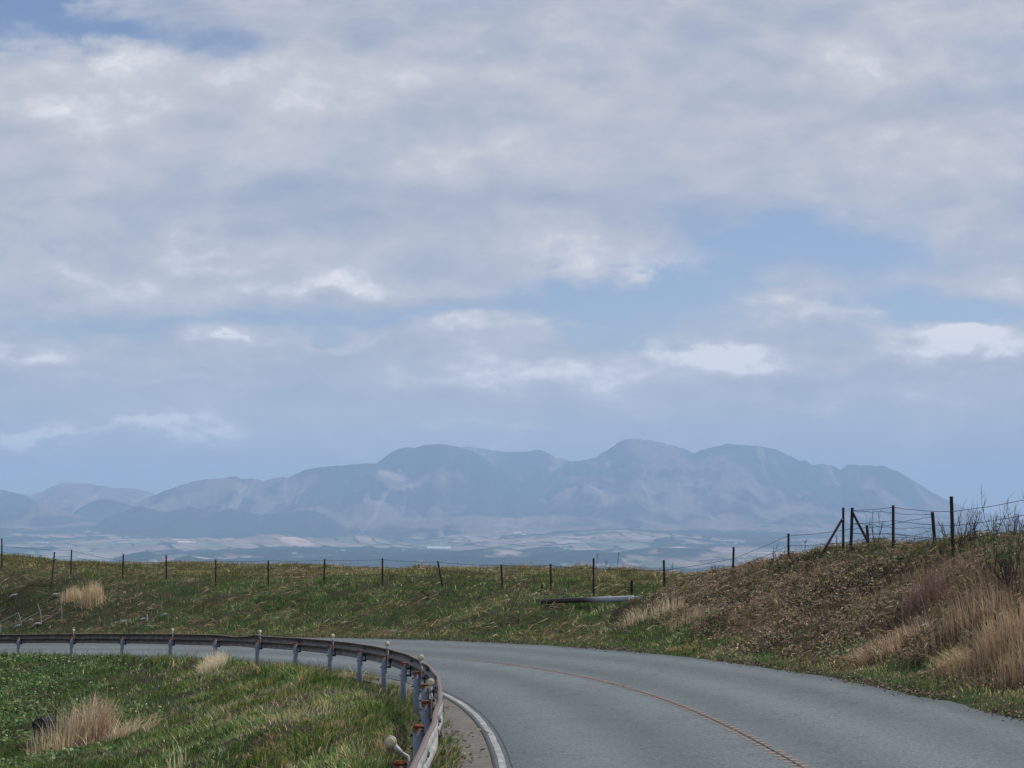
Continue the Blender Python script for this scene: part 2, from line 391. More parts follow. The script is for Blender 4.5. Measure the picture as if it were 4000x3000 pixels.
# ------------------------------------------------------------------ the near hill: a smooth surface through surveyed points
def rel(px, py, Z): return ((px - 2000) / FPX * Z, Z, EYE + (HY - py) / FPX * Z)
FENCE1 = [(-420, 2080, 2185, 99), (-200, 2090, 2200, 98.5), (7, 2103, 2226, 98), (280, 2147, 2237, 96), (482, 2164, 2267, 93.5), (649, 2168, 2270, 91), (843, 2186, 2284, 88), (1048, 2189, 2288, 85.3),
          (1268, 2184, 2287, 82), (1494, 2181, 2287, 79), (1719, 2192, 2296, 76), (1958, 2205, 2299, 72), (2151, 2203, 2306, 69), (2319, 2181, 2330, 65.5),
          (2593, 2187, 2320, 62), (2866, 2137, 2262, 60), (3080, 2084, 2203, 58)]
ctl = []
for s in np.arange(-40, 112, 4.0):
    for d, dz in ((-0.35, 0.03), (3.6, -0.1), (7.55, 0.0), (8.6, 0.06)):
        if d < 0: dz = 0.03
        ctl.append(tuple(rp(s, d, dz)))
for (px, t, b, Z) in FENCE1: ctl.append(rel(px, b, Z))
for q in [(212, 2262, 94), (3294, 2162, 55), (3489, 2167, 52), (3655, 2144, 51), (3726, 2155, 47), (3397, 2148, 54.5),
          # skyline of the plateau
          (-400, 2160, 104), (0, 2187, 104), (400, 2200, 102), (843, 2214, 99), (1268, 2225, 95), (1700, 2246, 91), (2000, 2252, 88), (2300, 2252, 86),
          (2590, 2256, 84), (2800, 2262, 82), (2880, 2262, 80),
          # crest and brow of the right-hand bank
          (4400, 2120, 37), (5000, 2080, 29), (4000, 2165, 42), (3750, 2180, 46), (3500, 2200, 50), (3250, 2230, 53), (3000, 2280, 56), (2800, 2330, 57.5),
          (4000, 2430, 34), (3500, 2420, 42.2), (3250, 2420, 45.7), (4500, 2430, 29),
          # left part of the outer bank
          (0, 2420, 91.5), (0, 2310, 94), (400, 2400, 87.5), (400, 2310, 91), (843, 2320, 85.5), (843, 2420, 81.5), (1268, 2320, 80), (1268, 2420, 76), (1700, 2330, 74.3), (1700, 2430, 70),
          (2100, 2340, 66.7), (2100, 2430, 62.8), (2500, 2336, 61.2), (2500, 2440, 56.5),
          # hollow inside the bend
          (0, 2700, 62), (0, 2850, 52), (0, 3000, 43), (300, 2950, 45), (300, 2720, 58), (600, 2700, 56), (600, 2850, 45), (1000, 3000, 30), (1000, 2800, 40), (1000, 2680, 49),
          (1300, 2850, 32), (1300, 2700, 41), (-500, 2700, 60), (-500, 3000, 42), (500, 3200, 30), (1000, 3400, 20), (0, 3600, 25), (-1500, 3600, 20), (-2000, 2900, 40)]:
    ctl.append(rel(*q))
CREST = [(2900, 2238, 62), (3000, 2220, 60.5), (3190, 2176, 57), (3350, 2160, 55.5), (3500, 2150, 54), (3650, 2143, 52.5), (3800, 2130, 50), (4000, 2103, 47), (4400, 2060, 41), (5000, 2000, 34)]
for (px, py, Z) in CREST: ctl.append(rel(px, py, Z))
for (px, py, Z) in [(1268, 2225, 95), (1700, 2246, 91), (2000, 2252, 88), (2300, 2252, 86), (2590, 2256, 84), (2800, 2262, 82), (3000, 2270, 80)]:
    x_, y_, z_ = rel(px, py, Z)
    for k, dz in ((8, -0.5), (18, -1.4)): ctl.append((x_, y_ + k, z_ + dz))
for (px, py, Z) in CREST:
    x_, y_, z_ = rel(px, py, Z)      # behind the crest the ground falls away gently
    for k, dz in ((3, -0.12), (7, -0.45), (12, -1.0), (20, -1.9), (32, -3.0)):
        if y_ + k < 78: ctl.append((x_ + k * 0.25, y_ + k, max(z_ + dz, -2.6)))
for x, y, z in [(-70, 60, -3.2), (-60, 90, -2.2), (-60, 20, -2.5), (-50, -20, -1), (60, -20, 3), (60, 30, 2.2), (70, 70, 0.0), (30, 0, 3.0), (20, 10, 2.6), (14, 25, 2.9),
                (60, 110, -3.5), (20, 112, -3.6), (-20, 114, -2.4), (-60, 112, -1.2), (20, 128, -6), (-20, 128, -5.5), (60, 128, -7), (-60, 128, -6)]:
    ctl.append((x, y, z))
ctl = np.array(ctl); CX = ctl[:, :2] / 10.0
def tps(r2): return 0.5 * r2 * np.log(r2 + 1e-12)
n_ = len(ctl)
A = np.zeros((n_ + 3, n_ + 3)); d2 = ((CX[:, None] - CX[None]) ** 2).sum(-1)
A[:n_, :n_] = tps(d2) + np.eye(n_) * 0.004; A[:n_, n_] = 1; A[:n_, n_ + 1:] = CX; A[n_, :n_] = 1; A[n_ + 1:, :n_] = CX.T
W_ = np.linalg.solve(A, np.r_[ctl[:, 2], 0, 0, 0])
def near_z(X, Y):
    sh = X.shape; q = np.stack([X.ravel(), Y.ravel()], -1) / 10.0; o = np.empty(len(q))
    for i in range(0, len(q), 20000):
        c = q[i:i + 20000]; o[i:i + 20000] = tps(((c[:, None] - CX[None]) ** 2).sum(-1)) @ W_[:n_] + W_[n_] + c @ W_[n_ + 1:]
    return o.reshape(sh)
GX = np.arange(-60, 60.01, 0.3); GY = np.arange(-20, 126.01, 0.3)
gx, gy = np.meshgrid(GX, GY)
gs, gd = to_sd(gx, gy)
cx, cy = np.meshgrid(np.arange(-60, 61.5, 1.2), np.arange(-20, 127.5, 1.2))
cz = near_z(cx, cy)
def bil(G, x0, y0, h, X, Y):
    fx = np.clip((X - x0) / h, 0, G.shape[1] - 1.001); fy = np.clip((Y - y0) / h, 0, G.shape[0] - 1.001)
    ix = fx.astype(int); iy = fy.astype(int); fx = fx - ix; fy = fy - iy
    return (G[iy, ix] * (1 - fx) + G[iy, ix + 1] * fx) * (1 - fy) + (G[iy + 1, ix] * (1 - fx) + G[iy + 1, ix + 1] * fx) * fy
gz = bil(cz, -60, -20, 1.2, gx, gy)
edge = np.maximum(np.maximum(-0.4 - gd, gd - 7.6), 0)
am = ss(edge, 0.0, 2.5)
gz = gz + am * ((fbm(gx * 0.45, gy * 0.45, 4, 3) - 0.5) * 0.55 + (gd > 8) * (gx > 3) * (fbm(gx * 0.8, gy * 0.8, 3, 4) - 0.5) * 0.5 * ss(gd, 8, 10) + (fbm(gx * 1.7, gy * 1.7, 3, 9) - 0.5) * 0.22)
inroad = (gd > -0.15) & (gd < 7.5)
rz = road_z(gs, gd)
nearr = (gd > -0.9) & (gd < 8.6)
gz = np.where(nearr & ~inroad, rz + 0.02 + np.minimum(edge, 1) * 0.02 + am * (gz - rz - 0.02), gz)
gz = np.where(inroad, rz - 0.09, gz)
def ground(X, Y): return bil(gz, -60, -20, 0.3, np.asarray(X, float), np.asarray(Y, float))
def roads(X, Y): return bil(gs, -60, -20, 0.3, X, Y), bil(gd, -60, -20, 0.3, X, Y)
def gp(px, Z, dz=0.0):
    X = (px - 2000) / FPX * Z; return Vector((X, Z, float(ground(X, Z)) + dz))
def on_ground(px, py, z0, z1):     # where the line of sight through (px, py) meets the ground between z0 and z1
    Z = np.linspace(z0, z1, 400); X = (px - 2000) / FPX * Z
    dif = (EYE + (HY - py) / FPX * Z) - ground(X, Z); k = np.where(dif < 0)[0]
    return float(Z[k[0]]) if len(k) else float(Z[np.abs(dif).argmin()])

# colours of the ground cover (real, unlit)
GREEN = np.array((0.055, 0.120, 0.024)); DEEP = np.array((0.022, 0.060, 0.014)); YELG = np.array((0.15, 0.195, 0.045)); TAN = np.array((0.36, 0.27, 0.145))
DARK = np.array((0.028, 0.020, 0.015)); LIT = np.array((0.195, 0.150, 0.102)); OLIVE = np.array((0.115, 0.105, 0.038)); GREYB = np.array((0.13, 0.105, 0.085)); BRN = np.array((0.088, 0.060, 0.044))
def cover(X, Y):
    """ weights of green, tan, dark, litter, olive for each place """
    s, d = roads(X, Y); pxx = 2000 + FPX * X / np.maximum(Y, 1)
    outer = d > 3
    big = fbm(X * 0.25, Y * 0.25, 4, 21); med = fbm(X * 0.9, Y * 0.9, 4, 33); sm = fbm(X * 2.6, Y * 2.6, 3, 47)
    lit = outer * ss(pxx + (big - 0.5) * 500, 2480, 2800) * ss(d + (med - .5) * 2.6, 8.0, 9.4)
    crest = ss(ground(X, Y) - (EYE + (HY - 2195 - (pxx - 3500) * -0.06) / FPX * Y), -0.15, 0.25) * (pxx > 3150)
    lit = lit * (1 - 0.85 * crest)
    verge = outer * (1 - ss(d, 8.3, 9.2 + (med - .5) * 1.5))
    olive = outer * ss(d, 14.0, 16.5) * (1 - lit)
    dark = outer * (1 - lit) * (1 - verge) * (1 - olive) * ss(med * 0.6 + sm * 0.4, 0.50, 0.60) * 0.85
    soil = outer * (1 - olive) * (1 - lit) * (1 - ss(pxx + 900 * (big - .5), 250, 950)) * (1 - verge)
    dark = np.maximum(dark, soil * (0.45 + 0.5 * ss(sm, .4, .6)))
    tan = outer * (0.27 + 0.35 * soil) * ss(sm * .5 + big * .5, 0.45, 0.6) * np.ones_like(X)
    inn = ~outer
    yel = inn * ss(d, -5.5, -0.8) * ss(pxx, 350, 1100)
    dark = np.where(inn, 0.75 * ss(med, 0.50, 0.62), dark)
    tan = np.where(inn, 0.25 * ss(sm, 0.45, 0.62) + 0.5 * yel * ss(med * .5 + sm * .5, 0.42, 0.60), tan)
    return lit, verge, olive, dark, tan, yel, crest, outer, pxx, d
def ground_cols(X, Y):
    lit, verge, olive, dark, tan, yel, crest, outer, pxx, d = cover(X, Y)
    c = np.ones(X.shape + (3,)) * (DEEP * 0.9 + DARK * 0.4)
    def mx(c, w, col): return c * (1 - w[..., None]) + col * w[..., None]
    c = mx(c, np.clip(olive, 0, 1) * 0.6, OLIVE * 0.7); c = mx(c, np.clip(tan, 0, 1) * 0.5, TAN * 0.6)
    c = mx(c, np.clip(dark, 0, 1) * 0.8, DARK); c = mx(c, np.clip(lit, 0, 1) * 0.85, BRN * 0.45 + DARK * 0.4)
    return c

# ------------------------------------------------------------------ structure: terrain sheet to the horizon
def build_terrain():
    ext = []
    v = 0.3
    while sum(ext) < 38000: ext.append(v); v *= 1.19
    e = np.cumsum(ext)
    xs = np.r_[-60 - e[::-1], GX, 60 + e]; ys = np.r_[-20 - e[::-1], GY, GY[-1] + e]
    X, Y = np.meshgrid(xs, ys)
    dx = np.maximum(np.abs(X) - 60, 0); dy = np.maximum(np.maximum(-20 - Y, Y - GY[-1]), 0); dd = np.hypot(dx, dy)
    Zn = ground(np.clip(X, -60, 60), np.clip(Y, -20, GY[-1]))
    drop = 0.42 * dd * ss(dd, 0, 60)
    Z = np.maximum(Zn - drop, -330 + 12 * (fbm(X / 900, Y / 900, 3, 5) - .5))
    Z = np.where(dd > 3000, -345.0, Z)
    ny, nx = X.shape
    idx = np.arange(ny * nx).reshape(ny, nx)
    F = np.stack([idx[:-1, :-1], idx[:-1, 1:], idx[1:, 1:], idx[1:, :-1]], -1).reshape(-1, 4)
    col = ground_cols(np.clip(X, -60, 60), np.clip(Y, -20, GY[-1]))
    o = link_mesh('ground', np.stack([X, Y, Z], -1).reshape(-1, 3), F, M_ground, None, True, col.reshape(-1, 3))
    tag(o, kind='structure')
build_terrain()

def strip(name, d0, d1, dz, mat, s0=-38, s1=112, nd=2, step=0.5, cols=None, wob=0.0, kind='structure'):
    S = np.arange(s0, s1 + 1e-6, step); D = np.linspace(d0, d1, nd)
    sg, dg = np.meshgrid(S, D, indexing='ij')
    if wob:
        e = (dg == d1) | ((dg == d0) & (d1 < 3))
        dg = dg + e * (fbm(sg * 1.3, dg * 0 + 2, 4, 77) - 0.5) * wob
    V = rp(sg, dg, dz); n0, n1 = sg.shape; idx = np.arange(n0 * n1).reshape(n0, n1)
    F = np.stack([idx[:-1, :-1], idx[:-1, 1:], idx[1:, 1:], idx[1:, :-1]], -1).reshape(-1, 4)
    cc = cols(sg, dg).reshape(-1, 3) if cols else None
    o = link_mesh(name, V.reshape(-1, 3), F, mat, None, True, cc); tag(o, kind=kind); return o
def road_cols(s, d):
    # tyre-polished wheel tracks are lighter, oil strip between is darker, patches of newer surface
    w = 0.78 + 0.12 * np.cos((d - 1.9) / 0.85 * math.pi) * (1 - ss(d, 6.6, 7.2))
    w = w * (0.88 + 0.26 * fbm(s * 0.12, d * 0.9, 4, 5)) * (1 - 0.28 * ss(d + 0.5 * (fbm(s * .9, d * 2, 3, 7) - .5), 6.75, 7.25)) * (1 - 0.15 * ss(-d, -1.25, -0.9))
    return np.stack([w, w, w], -1)
strip('road', 0.80, 7.30, 0.0, M_asphalt, nd=40, step=0.4, cols=road_cols, wob=0.22)
strip('gutter', 0.24, 0.798, -0.006, M_concrete, nd=4)
strip('tar_seam', 0.785, 0.815, 0.003, M_tar, step=0.25)
strip('tar_seam', 0.985, 1.0, 0.003, M_tar, step=0.25)
strip('edge_line', 0.85, 0.93, 0.004, M_white, s0=-38, s1=25.5, step=0.25, wob=0.02)
def centre_line():
    V = []; F = []; s = -16.0; i = 0
    r = random.Random(4)
    while s < 100:
        for sgn in (-1, 1):
            if r.random() < 0.04 + 0.5 * min(1, max(0, (s - 12) / 40)): continue
            s0 = s + (0.18 if sgn > 0 else 0) + r.uniform(-.01, .01); L = 0.15 + r.uniform(-.02, .02)
            c = 3.94 + sgn * 0.050; h = 0.039 + r.uniform(-.006, .004)
            for (a, b) in ((s0, c - h), (s0, c + h), (s0 + L, c + h), (s0 + L, c - h)): V.append(rp(np.float64(a), b, 0.004))
            F.append([4 * i, 4 * i + 1, 4 * i + 2, 4 * i + 3]); i += 1
        s += 0.36
    tag(link_mesh('centre_line', np.array(V), np.array(F), M_orange), kind='structure')
centre_line()
strip('tar_seam', 3.932, 3.948, 0.0075, M_tar, step=0.25)

# ------------------------------------------------------------------ far land: valley floor and the mountain range
def polar_mesh(name, apx, Yv, zfun, colfun):
    a, Y = np.meshgrid(apx, Yv); X = (a - 2000) / FPX * Y
    Z = zfun(a, X, Y); c = colfun(a, X, Y, Z)
    n0, n1 = a.shape; idx = np.arange(n0 * n1).reshape(n0, n1)
    F = np.stack([idx[:-1, :-1], idx[:-1, 1:], idx[1:, 1:], idx[1:, :-1]], -1).reshape(-1, 4)
    o = link_mesh(name, np.stack([X, Y, Z], -1).reshape(-1, 3), F, M_land, None, True, c.reshape(-1, 3)); tag(o, kind='structure'); return o

def bump(a, Y, pa, Yc, sa, sy): return np.exp(-((a - pa) / sa) ** 2 - ((Y - Yc) / sy) ** 2)
def valley_h(a, X, Y):
    z = -292 + (Y - 10000) * 0.0163 + 110 * (fbm(X / 1300, Y / 1500, 5, 60) - 0.5) + 46 * (fbm(X / 380, Y / 480, 4, 61) - 0.5)
    z = z + 92 * bump(a, Y, 1060, 15200, 190, 900) + 60 * bump(a, Y, 720, 14500, 260, 700) + 60 * bump(a, Y, 1400, 15600, 170, 600)
    z = z + 55 * bump(a, Y, 560, 11500, 90, 300) + 34 * bump(a, Y, 700, 11000, 120, 260) + 50 * bump(a, Y, 2350, 15800, 330, 900)
    z = z + 60 * bump(a, Y, 2720, 18000, 330, 700) + 30 * bump(a, Y, 2560, 12500, 300, 300) + 35 * bump(a, Y, 1900, 12200, 160, 260)
    return np.where(Y < 9000, z - (9000 - Y) * 0.02, z)
def forest_mask(a, X, Y):
    f = 0.62 * fbm(X / 900 + 3.1, Y / 1100 + 2, 5, 90) + 0.38 * fbm(X / 260, Y / 420, 4, 93)
    py = HY - (valley_h(a, X, Y) * FPX / Y)
    bias = 0.10 * ss(12200 - Y, 0, 1500) + 0.12 * bump(a, Y, 2400, 16400, 900, 500) + 0.10 * ss(Y, 17300, 18800)
    bias = bias - 0.16 * bump(a, Y, 1060, 15000, 330, 1100) - 0.14 * bump(a, Y, 2150, 15200, 420, 1200) - 0.14 * bump(a, Y, 3000, 12800, 420, 700)
    bias = bias + 0.14 * bump(a, Y, 560, 11500, 90, 300) + 0.12 * bump(a, Y, 2750, 14500, 260, 500)
    return ss(f + bias, 0.53, 0.565)
def valley_z(a, X, Y):
    return EYE + valley_h(a, X, Y) + 16 * forest_mask(a, X, Y) * (0.6 + 0.8 * fbm(X / 60, Y / 60, 2, 8))
PAL = np.array([(0.40, 0.31, 0.26), (0.52, 0.43, 0.35), (0.34, 0.27, 0.24), (0.12, 0.22, 0.11), (0.20, 0.30, 0.15), (0.46, 0.36, 0.30), (0.24, 0.20, 0.17), (0.60, 0.52, 0.45)])
def valley_c(a, X, Y, Z):
    wx = X + 260 * (fbm(X / 500, Y / 500, 3, 70) - .5); wy = Y + 500 * (fbm(X / 500, Y / 500, 3, 71) - .5)
    ang = 0.35; ux = wx * math.cos(ang) + wy * math.sin(ang); uy = -wx * math.sin(ang) + wy * math.cos(ang)
    h = hash2(np.floor(ux / 190), np.floor(uy / 420), 12); h2 = hash2(np.floor(ux / 70), np.floor(uy / 170), 14)
    c = PAL[(h * 7.99).astype(int)] * 0.65 + PAL[(h2 * 7.99).astype(int)] * 0.35
    dry = ss(fbm(X / 1800, Y / 1800, 4, 72), 0.42, 0.62)[..., None]
    c = c * (1 - dry * 0.5) + np.array((0.42, 0.33, 0.27)) * dry * 0.5
    c = c * 0.72
    hx = ux / 190 - np.floor(ux / 190); hy = uy / 420 - np.floor(uy / 420); hd = ((np.minimum(hx, 1 - hx) * 190 < 16) | (np.minimum(hy, 1 - hy) * 420 < 34)) & (fbm(X / 300, Y / 300, 3, 97) > 0.47)
    c = np.where(hd[..., None], np.array((0.03, 0.05, 0.03)), c)
    f = forest_mask(a, X, Y)[..., None]
    c = c * (1 - f) + np.array((0.026, 0.046, 0.032)) * f
    for (pa, pY, sa, sy, col) in ((2060, 16600, 45, 60, (0.8, 0.7, 0.62)), (1160, 14650, 70, 200, (0.62, 0.50, 0.42)), (730, 14400, 40, 110, (0.8, 0.68, 0.6)), (1930, 11700, 28, 60, (0.75, 0.6, 0.5)),
                                  (800, 11000, 60, 80, (0.62, 0.52, 0.44)), (2380, 13900, 230, 40, (0.6, 0.6, 0.5)), (2980, 13400, 300, 110, (0.62, 0.56, 0.46)), (2620, 12600, 260, 140, (0.60, 0.52, 0.42))):
        w = (bump(a, Y, pa, pY, sa, sy) > 0.4)[..., None] * 0.8
        c = c * (1 - w) + np.array(col) * w
    return c
Yv = np.r_[np.linspace(1500, 9500, 40), np.linspace(9520, 19200, 560)]
polar_mesh('valley', np.linspace(-1400, 5400, 1500), Yv, valley_z, valley_c)

RIDGES = [  # depth km, front width km, back width km, dry share (a low one paints dark forest and cloud shadow alike), silhouette as photo columns and rows
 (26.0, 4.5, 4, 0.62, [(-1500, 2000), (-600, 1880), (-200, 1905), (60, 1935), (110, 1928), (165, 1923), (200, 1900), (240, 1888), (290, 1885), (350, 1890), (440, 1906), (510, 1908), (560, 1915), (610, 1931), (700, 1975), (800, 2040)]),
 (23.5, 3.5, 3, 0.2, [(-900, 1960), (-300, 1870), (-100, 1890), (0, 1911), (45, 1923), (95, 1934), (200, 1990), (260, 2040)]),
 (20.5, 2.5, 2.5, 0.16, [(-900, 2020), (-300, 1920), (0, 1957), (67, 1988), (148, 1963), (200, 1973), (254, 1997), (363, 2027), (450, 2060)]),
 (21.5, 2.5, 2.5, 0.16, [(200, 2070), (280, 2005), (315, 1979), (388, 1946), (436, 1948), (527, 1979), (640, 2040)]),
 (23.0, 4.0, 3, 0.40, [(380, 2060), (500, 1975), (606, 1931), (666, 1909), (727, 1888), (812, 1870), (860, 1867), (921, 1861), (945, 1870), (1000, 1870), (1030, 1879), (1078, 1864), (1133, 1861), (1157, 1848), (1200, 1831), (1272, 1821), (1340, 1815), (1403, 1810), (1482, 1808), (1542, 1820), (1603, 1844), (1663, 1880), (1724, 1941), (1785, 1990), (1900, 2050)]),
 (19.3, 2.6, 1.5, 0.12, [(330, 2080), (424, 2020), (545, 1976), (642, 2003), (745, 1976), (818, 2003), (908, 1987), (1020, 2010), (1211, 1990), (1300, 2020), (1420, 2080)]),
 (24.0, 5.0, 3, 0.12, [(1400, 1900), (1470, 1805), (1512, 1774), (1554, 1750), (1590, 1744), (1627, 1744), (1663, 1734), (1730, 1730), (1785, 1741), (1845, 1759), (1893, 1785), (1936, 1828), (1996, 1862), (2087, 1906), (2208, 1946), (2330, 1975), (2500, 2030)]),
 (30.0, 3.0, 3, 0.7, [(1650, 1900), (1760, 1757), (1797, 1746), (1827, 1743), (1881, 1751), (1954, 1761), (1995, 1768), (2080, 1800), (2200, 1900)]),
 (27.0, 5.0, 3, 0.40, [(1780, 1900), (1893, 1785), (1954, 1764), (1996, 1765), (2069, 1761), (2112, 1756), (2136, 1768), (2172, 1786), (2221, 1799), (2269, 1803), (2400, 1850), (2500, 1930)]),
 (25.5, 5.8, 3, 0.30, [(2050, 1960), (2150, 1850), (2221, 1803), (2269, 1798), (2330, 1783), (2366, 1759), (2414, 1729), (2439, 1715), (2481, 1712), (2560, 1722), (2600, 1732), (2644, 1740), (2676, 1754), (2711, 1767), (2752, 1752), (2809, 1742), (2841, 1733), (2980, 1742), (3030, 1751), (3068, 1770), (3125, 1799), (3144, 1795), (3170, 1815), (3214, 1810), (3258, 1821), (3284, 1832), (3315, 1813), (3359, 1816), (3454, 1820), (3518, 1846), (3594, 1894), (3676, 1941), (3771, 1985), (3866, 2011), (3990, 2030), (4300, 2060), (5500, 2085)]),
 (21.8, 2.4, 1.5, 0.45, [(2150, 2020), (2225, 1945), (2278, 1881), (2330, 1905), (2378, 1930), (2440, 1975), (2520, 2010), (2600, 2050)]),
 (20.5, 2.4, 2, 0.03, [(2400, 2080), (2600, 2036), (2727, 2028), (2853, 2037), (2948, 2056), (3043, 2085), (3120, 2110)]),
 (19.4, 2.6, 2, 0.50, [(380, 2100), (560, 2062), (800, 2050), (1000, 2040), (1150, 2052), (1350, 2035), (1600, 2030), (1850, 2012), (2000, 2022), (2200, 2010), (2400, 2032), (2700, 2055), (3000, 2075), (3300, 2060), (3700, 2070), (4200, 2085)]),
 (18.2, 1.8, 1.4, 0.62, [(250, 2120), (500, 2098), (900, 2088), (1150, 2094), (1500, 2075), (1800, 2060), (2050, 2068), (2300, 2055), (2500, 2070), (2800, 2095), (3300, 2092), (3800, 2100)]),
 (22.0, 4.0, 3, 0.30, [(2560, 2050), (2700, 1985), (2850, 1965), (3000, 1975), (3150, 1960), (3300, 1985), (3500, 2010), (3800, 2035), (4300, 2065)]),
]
def mount_all(a, X, Y):
    foot = -292 + (Y - 10000) * 0.0163; foot = np.minimum(foot, -292 + 10500 * 0.0163)
    best = foot - 40.0; dry = np.zeros_like(a); rel_ = np.zeros_like(a)
    rd = ridged(X / 1700, Y / 4200, 5, 40); rd2 = ridged(X / 560 + 4, Y / 1100, 5, 44)
    for i, (D, Wf, Wb, dr, pts) in enumerate(RIDGES):
        D *= 1000; pts = np.array(pts, float)
        yy = np.interp(a, pts[:, 0], pts[:, 1], left=2120, right=2120)
        yy = yy + (fbm(a / 16, a * 0 + i, 4, 200 + i) - 0.5) * 7
        top = (HY - yy) / FPX * D
        wf = Wf * (1300 if Wf > 3.6 else 1000) * (0.7 + 0.6 * fbm(a / 130, a * 0 + i * 3.3, 2, 300 + i)); 
        t = np.where(Y < D, (D - Y) / wf, (Y - D) / (Wb * 1000)); t = np.clip(t, 0, 1)
        g = np.where(Y < D, (1 - t) ** 1.85, (1 - t) ** 1.4)
        mid = np.clip(4 * g * (1 - g), 0, 1)
        relief = (rd - 0.62) * 320 + (rd2 - 0.62) * 200 + (ridged(X / 230 + 9, Y / 420, 4, 48) - 0.62) * 75
        h = foot - 20 + (top - foot + 20) * g + relief * mid * np.clip((top - foot) / 700, 0.15, 1)
        u = h > best
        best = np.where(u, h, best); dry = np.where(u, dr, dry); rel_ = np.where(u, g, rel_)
    return best, dry, rel_, rd
Ym = np.r_[np.linspace(16000, 20500, 150), np.linspace(20530, 33500, 250)]; am_ = np.linspace(-1400, 5400, 1360)
_cache = {}
def mount_z(a, X, Y):
    _cache['r'] = mount_all(a, X, Y); return _cache['r'][0] + EYE
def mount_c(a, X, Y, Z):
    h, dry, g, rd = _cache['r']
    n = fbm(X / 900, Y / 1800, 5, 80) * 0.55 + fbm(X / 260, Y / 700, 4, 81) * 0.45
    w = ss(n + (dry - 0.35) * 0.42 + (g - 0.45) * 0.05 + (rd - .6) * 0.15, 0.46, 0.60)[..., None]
    c = np.array((0.030, 0.045, 0.034)) * (1 - w) + np.array((0.20, 0.155, 0.13)) * w  # forest and dry grass; cloud shadow is painted in with the dark forest tone
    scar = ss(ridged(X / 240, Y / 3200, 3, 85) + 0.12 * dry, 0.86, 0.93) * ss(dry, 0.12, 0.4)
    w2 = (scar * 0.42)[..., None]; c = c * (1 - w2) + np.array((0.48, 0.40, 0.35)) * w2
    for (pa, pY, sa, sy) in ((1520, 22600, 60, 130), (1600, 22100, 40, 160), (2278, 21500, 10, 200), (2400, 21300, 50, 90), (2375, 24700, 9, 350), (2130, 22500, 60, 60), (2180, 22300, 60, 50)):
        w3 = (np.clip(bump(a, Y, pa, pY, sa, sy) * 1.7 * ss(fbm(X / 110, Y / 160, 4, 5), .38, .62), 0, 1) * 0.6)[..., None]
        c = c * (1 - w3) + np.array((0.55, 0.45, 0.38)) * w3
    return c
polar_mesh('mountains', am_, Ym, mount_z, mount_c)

# ------------------------------------------------------------------ haze: one box of air round everything, clouds outside
def build_haze():
    mb = MB(); mb.box((0, -4000, 350), (100000, 93000, 1400))
    m = bpy.data.materials.new('haze'); m.use_nodes = True; m.node_tree.nodes.clear(); T = NT(m.node_tree)
    o = T.node('ShaderNodeOutputMaterial'); v = T.node('ShaderNodeVolumePrincipled')
    v.inputs['Color'].default_value = (0.46, 0.675, 1.0, 1); v.inputs['Density'].default_value = HAZE
    v.inputs['Anisotropy'].default_value = 0.0
    T.l.new(v.outputs[0], o.inputs['Volume'])
    h = mb.build('haze', m); tag(h, kind='stuff')
HAZE = 5.8e-5
build_haze()

# ------------------------------------------------------------------ ground cover
def blades(base, h, w, ang, lean, col, nseg=2, tipcol=1.0, up=None, flat=None):
    """ many bent tapering blades as one set of quads; ang = heading of the lean """
    N = len(base); T_ = np.linspace(0, 1, nseg + 1)
    side = ang + np.pi / 2 + rng.normal(0, 0.7, N)
    sx, sy = np.cos(side), np.sin(side)
    V = np.empty((N, nseg + 1, 2, 3)); CC = np.empty((N, nseg + 1, 2, 3))
    for i, t in enumerate(T_):
        hz = h * (t - 0.42 * np.minimum(lean, 1.6) * t * t); ho = h * lean * t * t * 0.8
        ww = w * (1 - t ** 1.6) * 0.5 + 0.0008
        cx_ = base[:, 0] + np.cos(ang) * ho; cy_ = base[:, 1] + np.sin(ang) * ho; cz_ = base[:, 2] + hz
        for k, sg in enumerate((-1, 1)):
            V[:, i, k, 0] = cx_ + sg * sx * ww; V[:, i, k, 1] = cy_ + sg * sy * ww; V[:, i, k, 2] = cz_
            CC[:, i, k] = col * (1 + (tipcol - 1) * t)
    b = np.arange(N)[:, None] * (2 * (nseg + 1)); F = []
    for i in range(nseg):
        F.append(b + np.array([2 * i, 2 * i + 1, 2 * i + 3, 2 * i + 2])[None])
    return V.reshape(-1, 3), np.stack(F, 1).reshape(-1, 4), CC.reshape(-1, 3)
def leaves(cen, L, w, ang, pitch, col):
    """ small curled leaves: two quads folded across the middle """
    N = len(cen); ax = np.stack([np.cos(ang) * np.cos(pitch), np.sin(ang) * np.cos(pitch), np.sin(pitch)], -1)
    rr = rng.normal(0, 1, (N, 3)); sd_ = np.cross(ax, rr); sd_ /= np.linalg.norm(sd_, axis=1)[:, None] + 1e-9
    nn = np.cross(ax, sd_); V = np.empty((N, 3, 2, 3))
    for i, (t, ws, hh) in enumerate(((-0.5, 0.45, 0.0), (0.05, 1.0, 0.28), (0.5, 0.12, 0.0))):
        for k, sg in enumerate((-1, 1)):
            V[:, i, k] = cen + ax * (L * t)[:, None] + sd_ * (w * ws * sg * 0.5)[:, None] + nn * (L * hh)[:, None]
    b = np.arange(N)[:, None] * 6
    F = np.stack([b + np.array([0, 1, 3, 2])[None], b + np.array([2, 3, 5, 4])[None]], 1).reshape(-1, 4)
    return V.reshape(-1, 3), F, np.repeat(col, 6, axis=0)
class Cov:
    def __init__(s): s.V = []; s.F = []; s.C = []; s.n = 0
    def add(s, t):
        V, F, Cc = t; s.V.append(V); s.F.append(F + s.n); s.C.append(Cc); s.n += len(V)
    def build(s, name, parent=None, loc=None):
        return link_mesh(name, np.concatenate(s.V), np.concatenate(s.F), M_blade, parent, False, np.concatenate(s.C), loc)
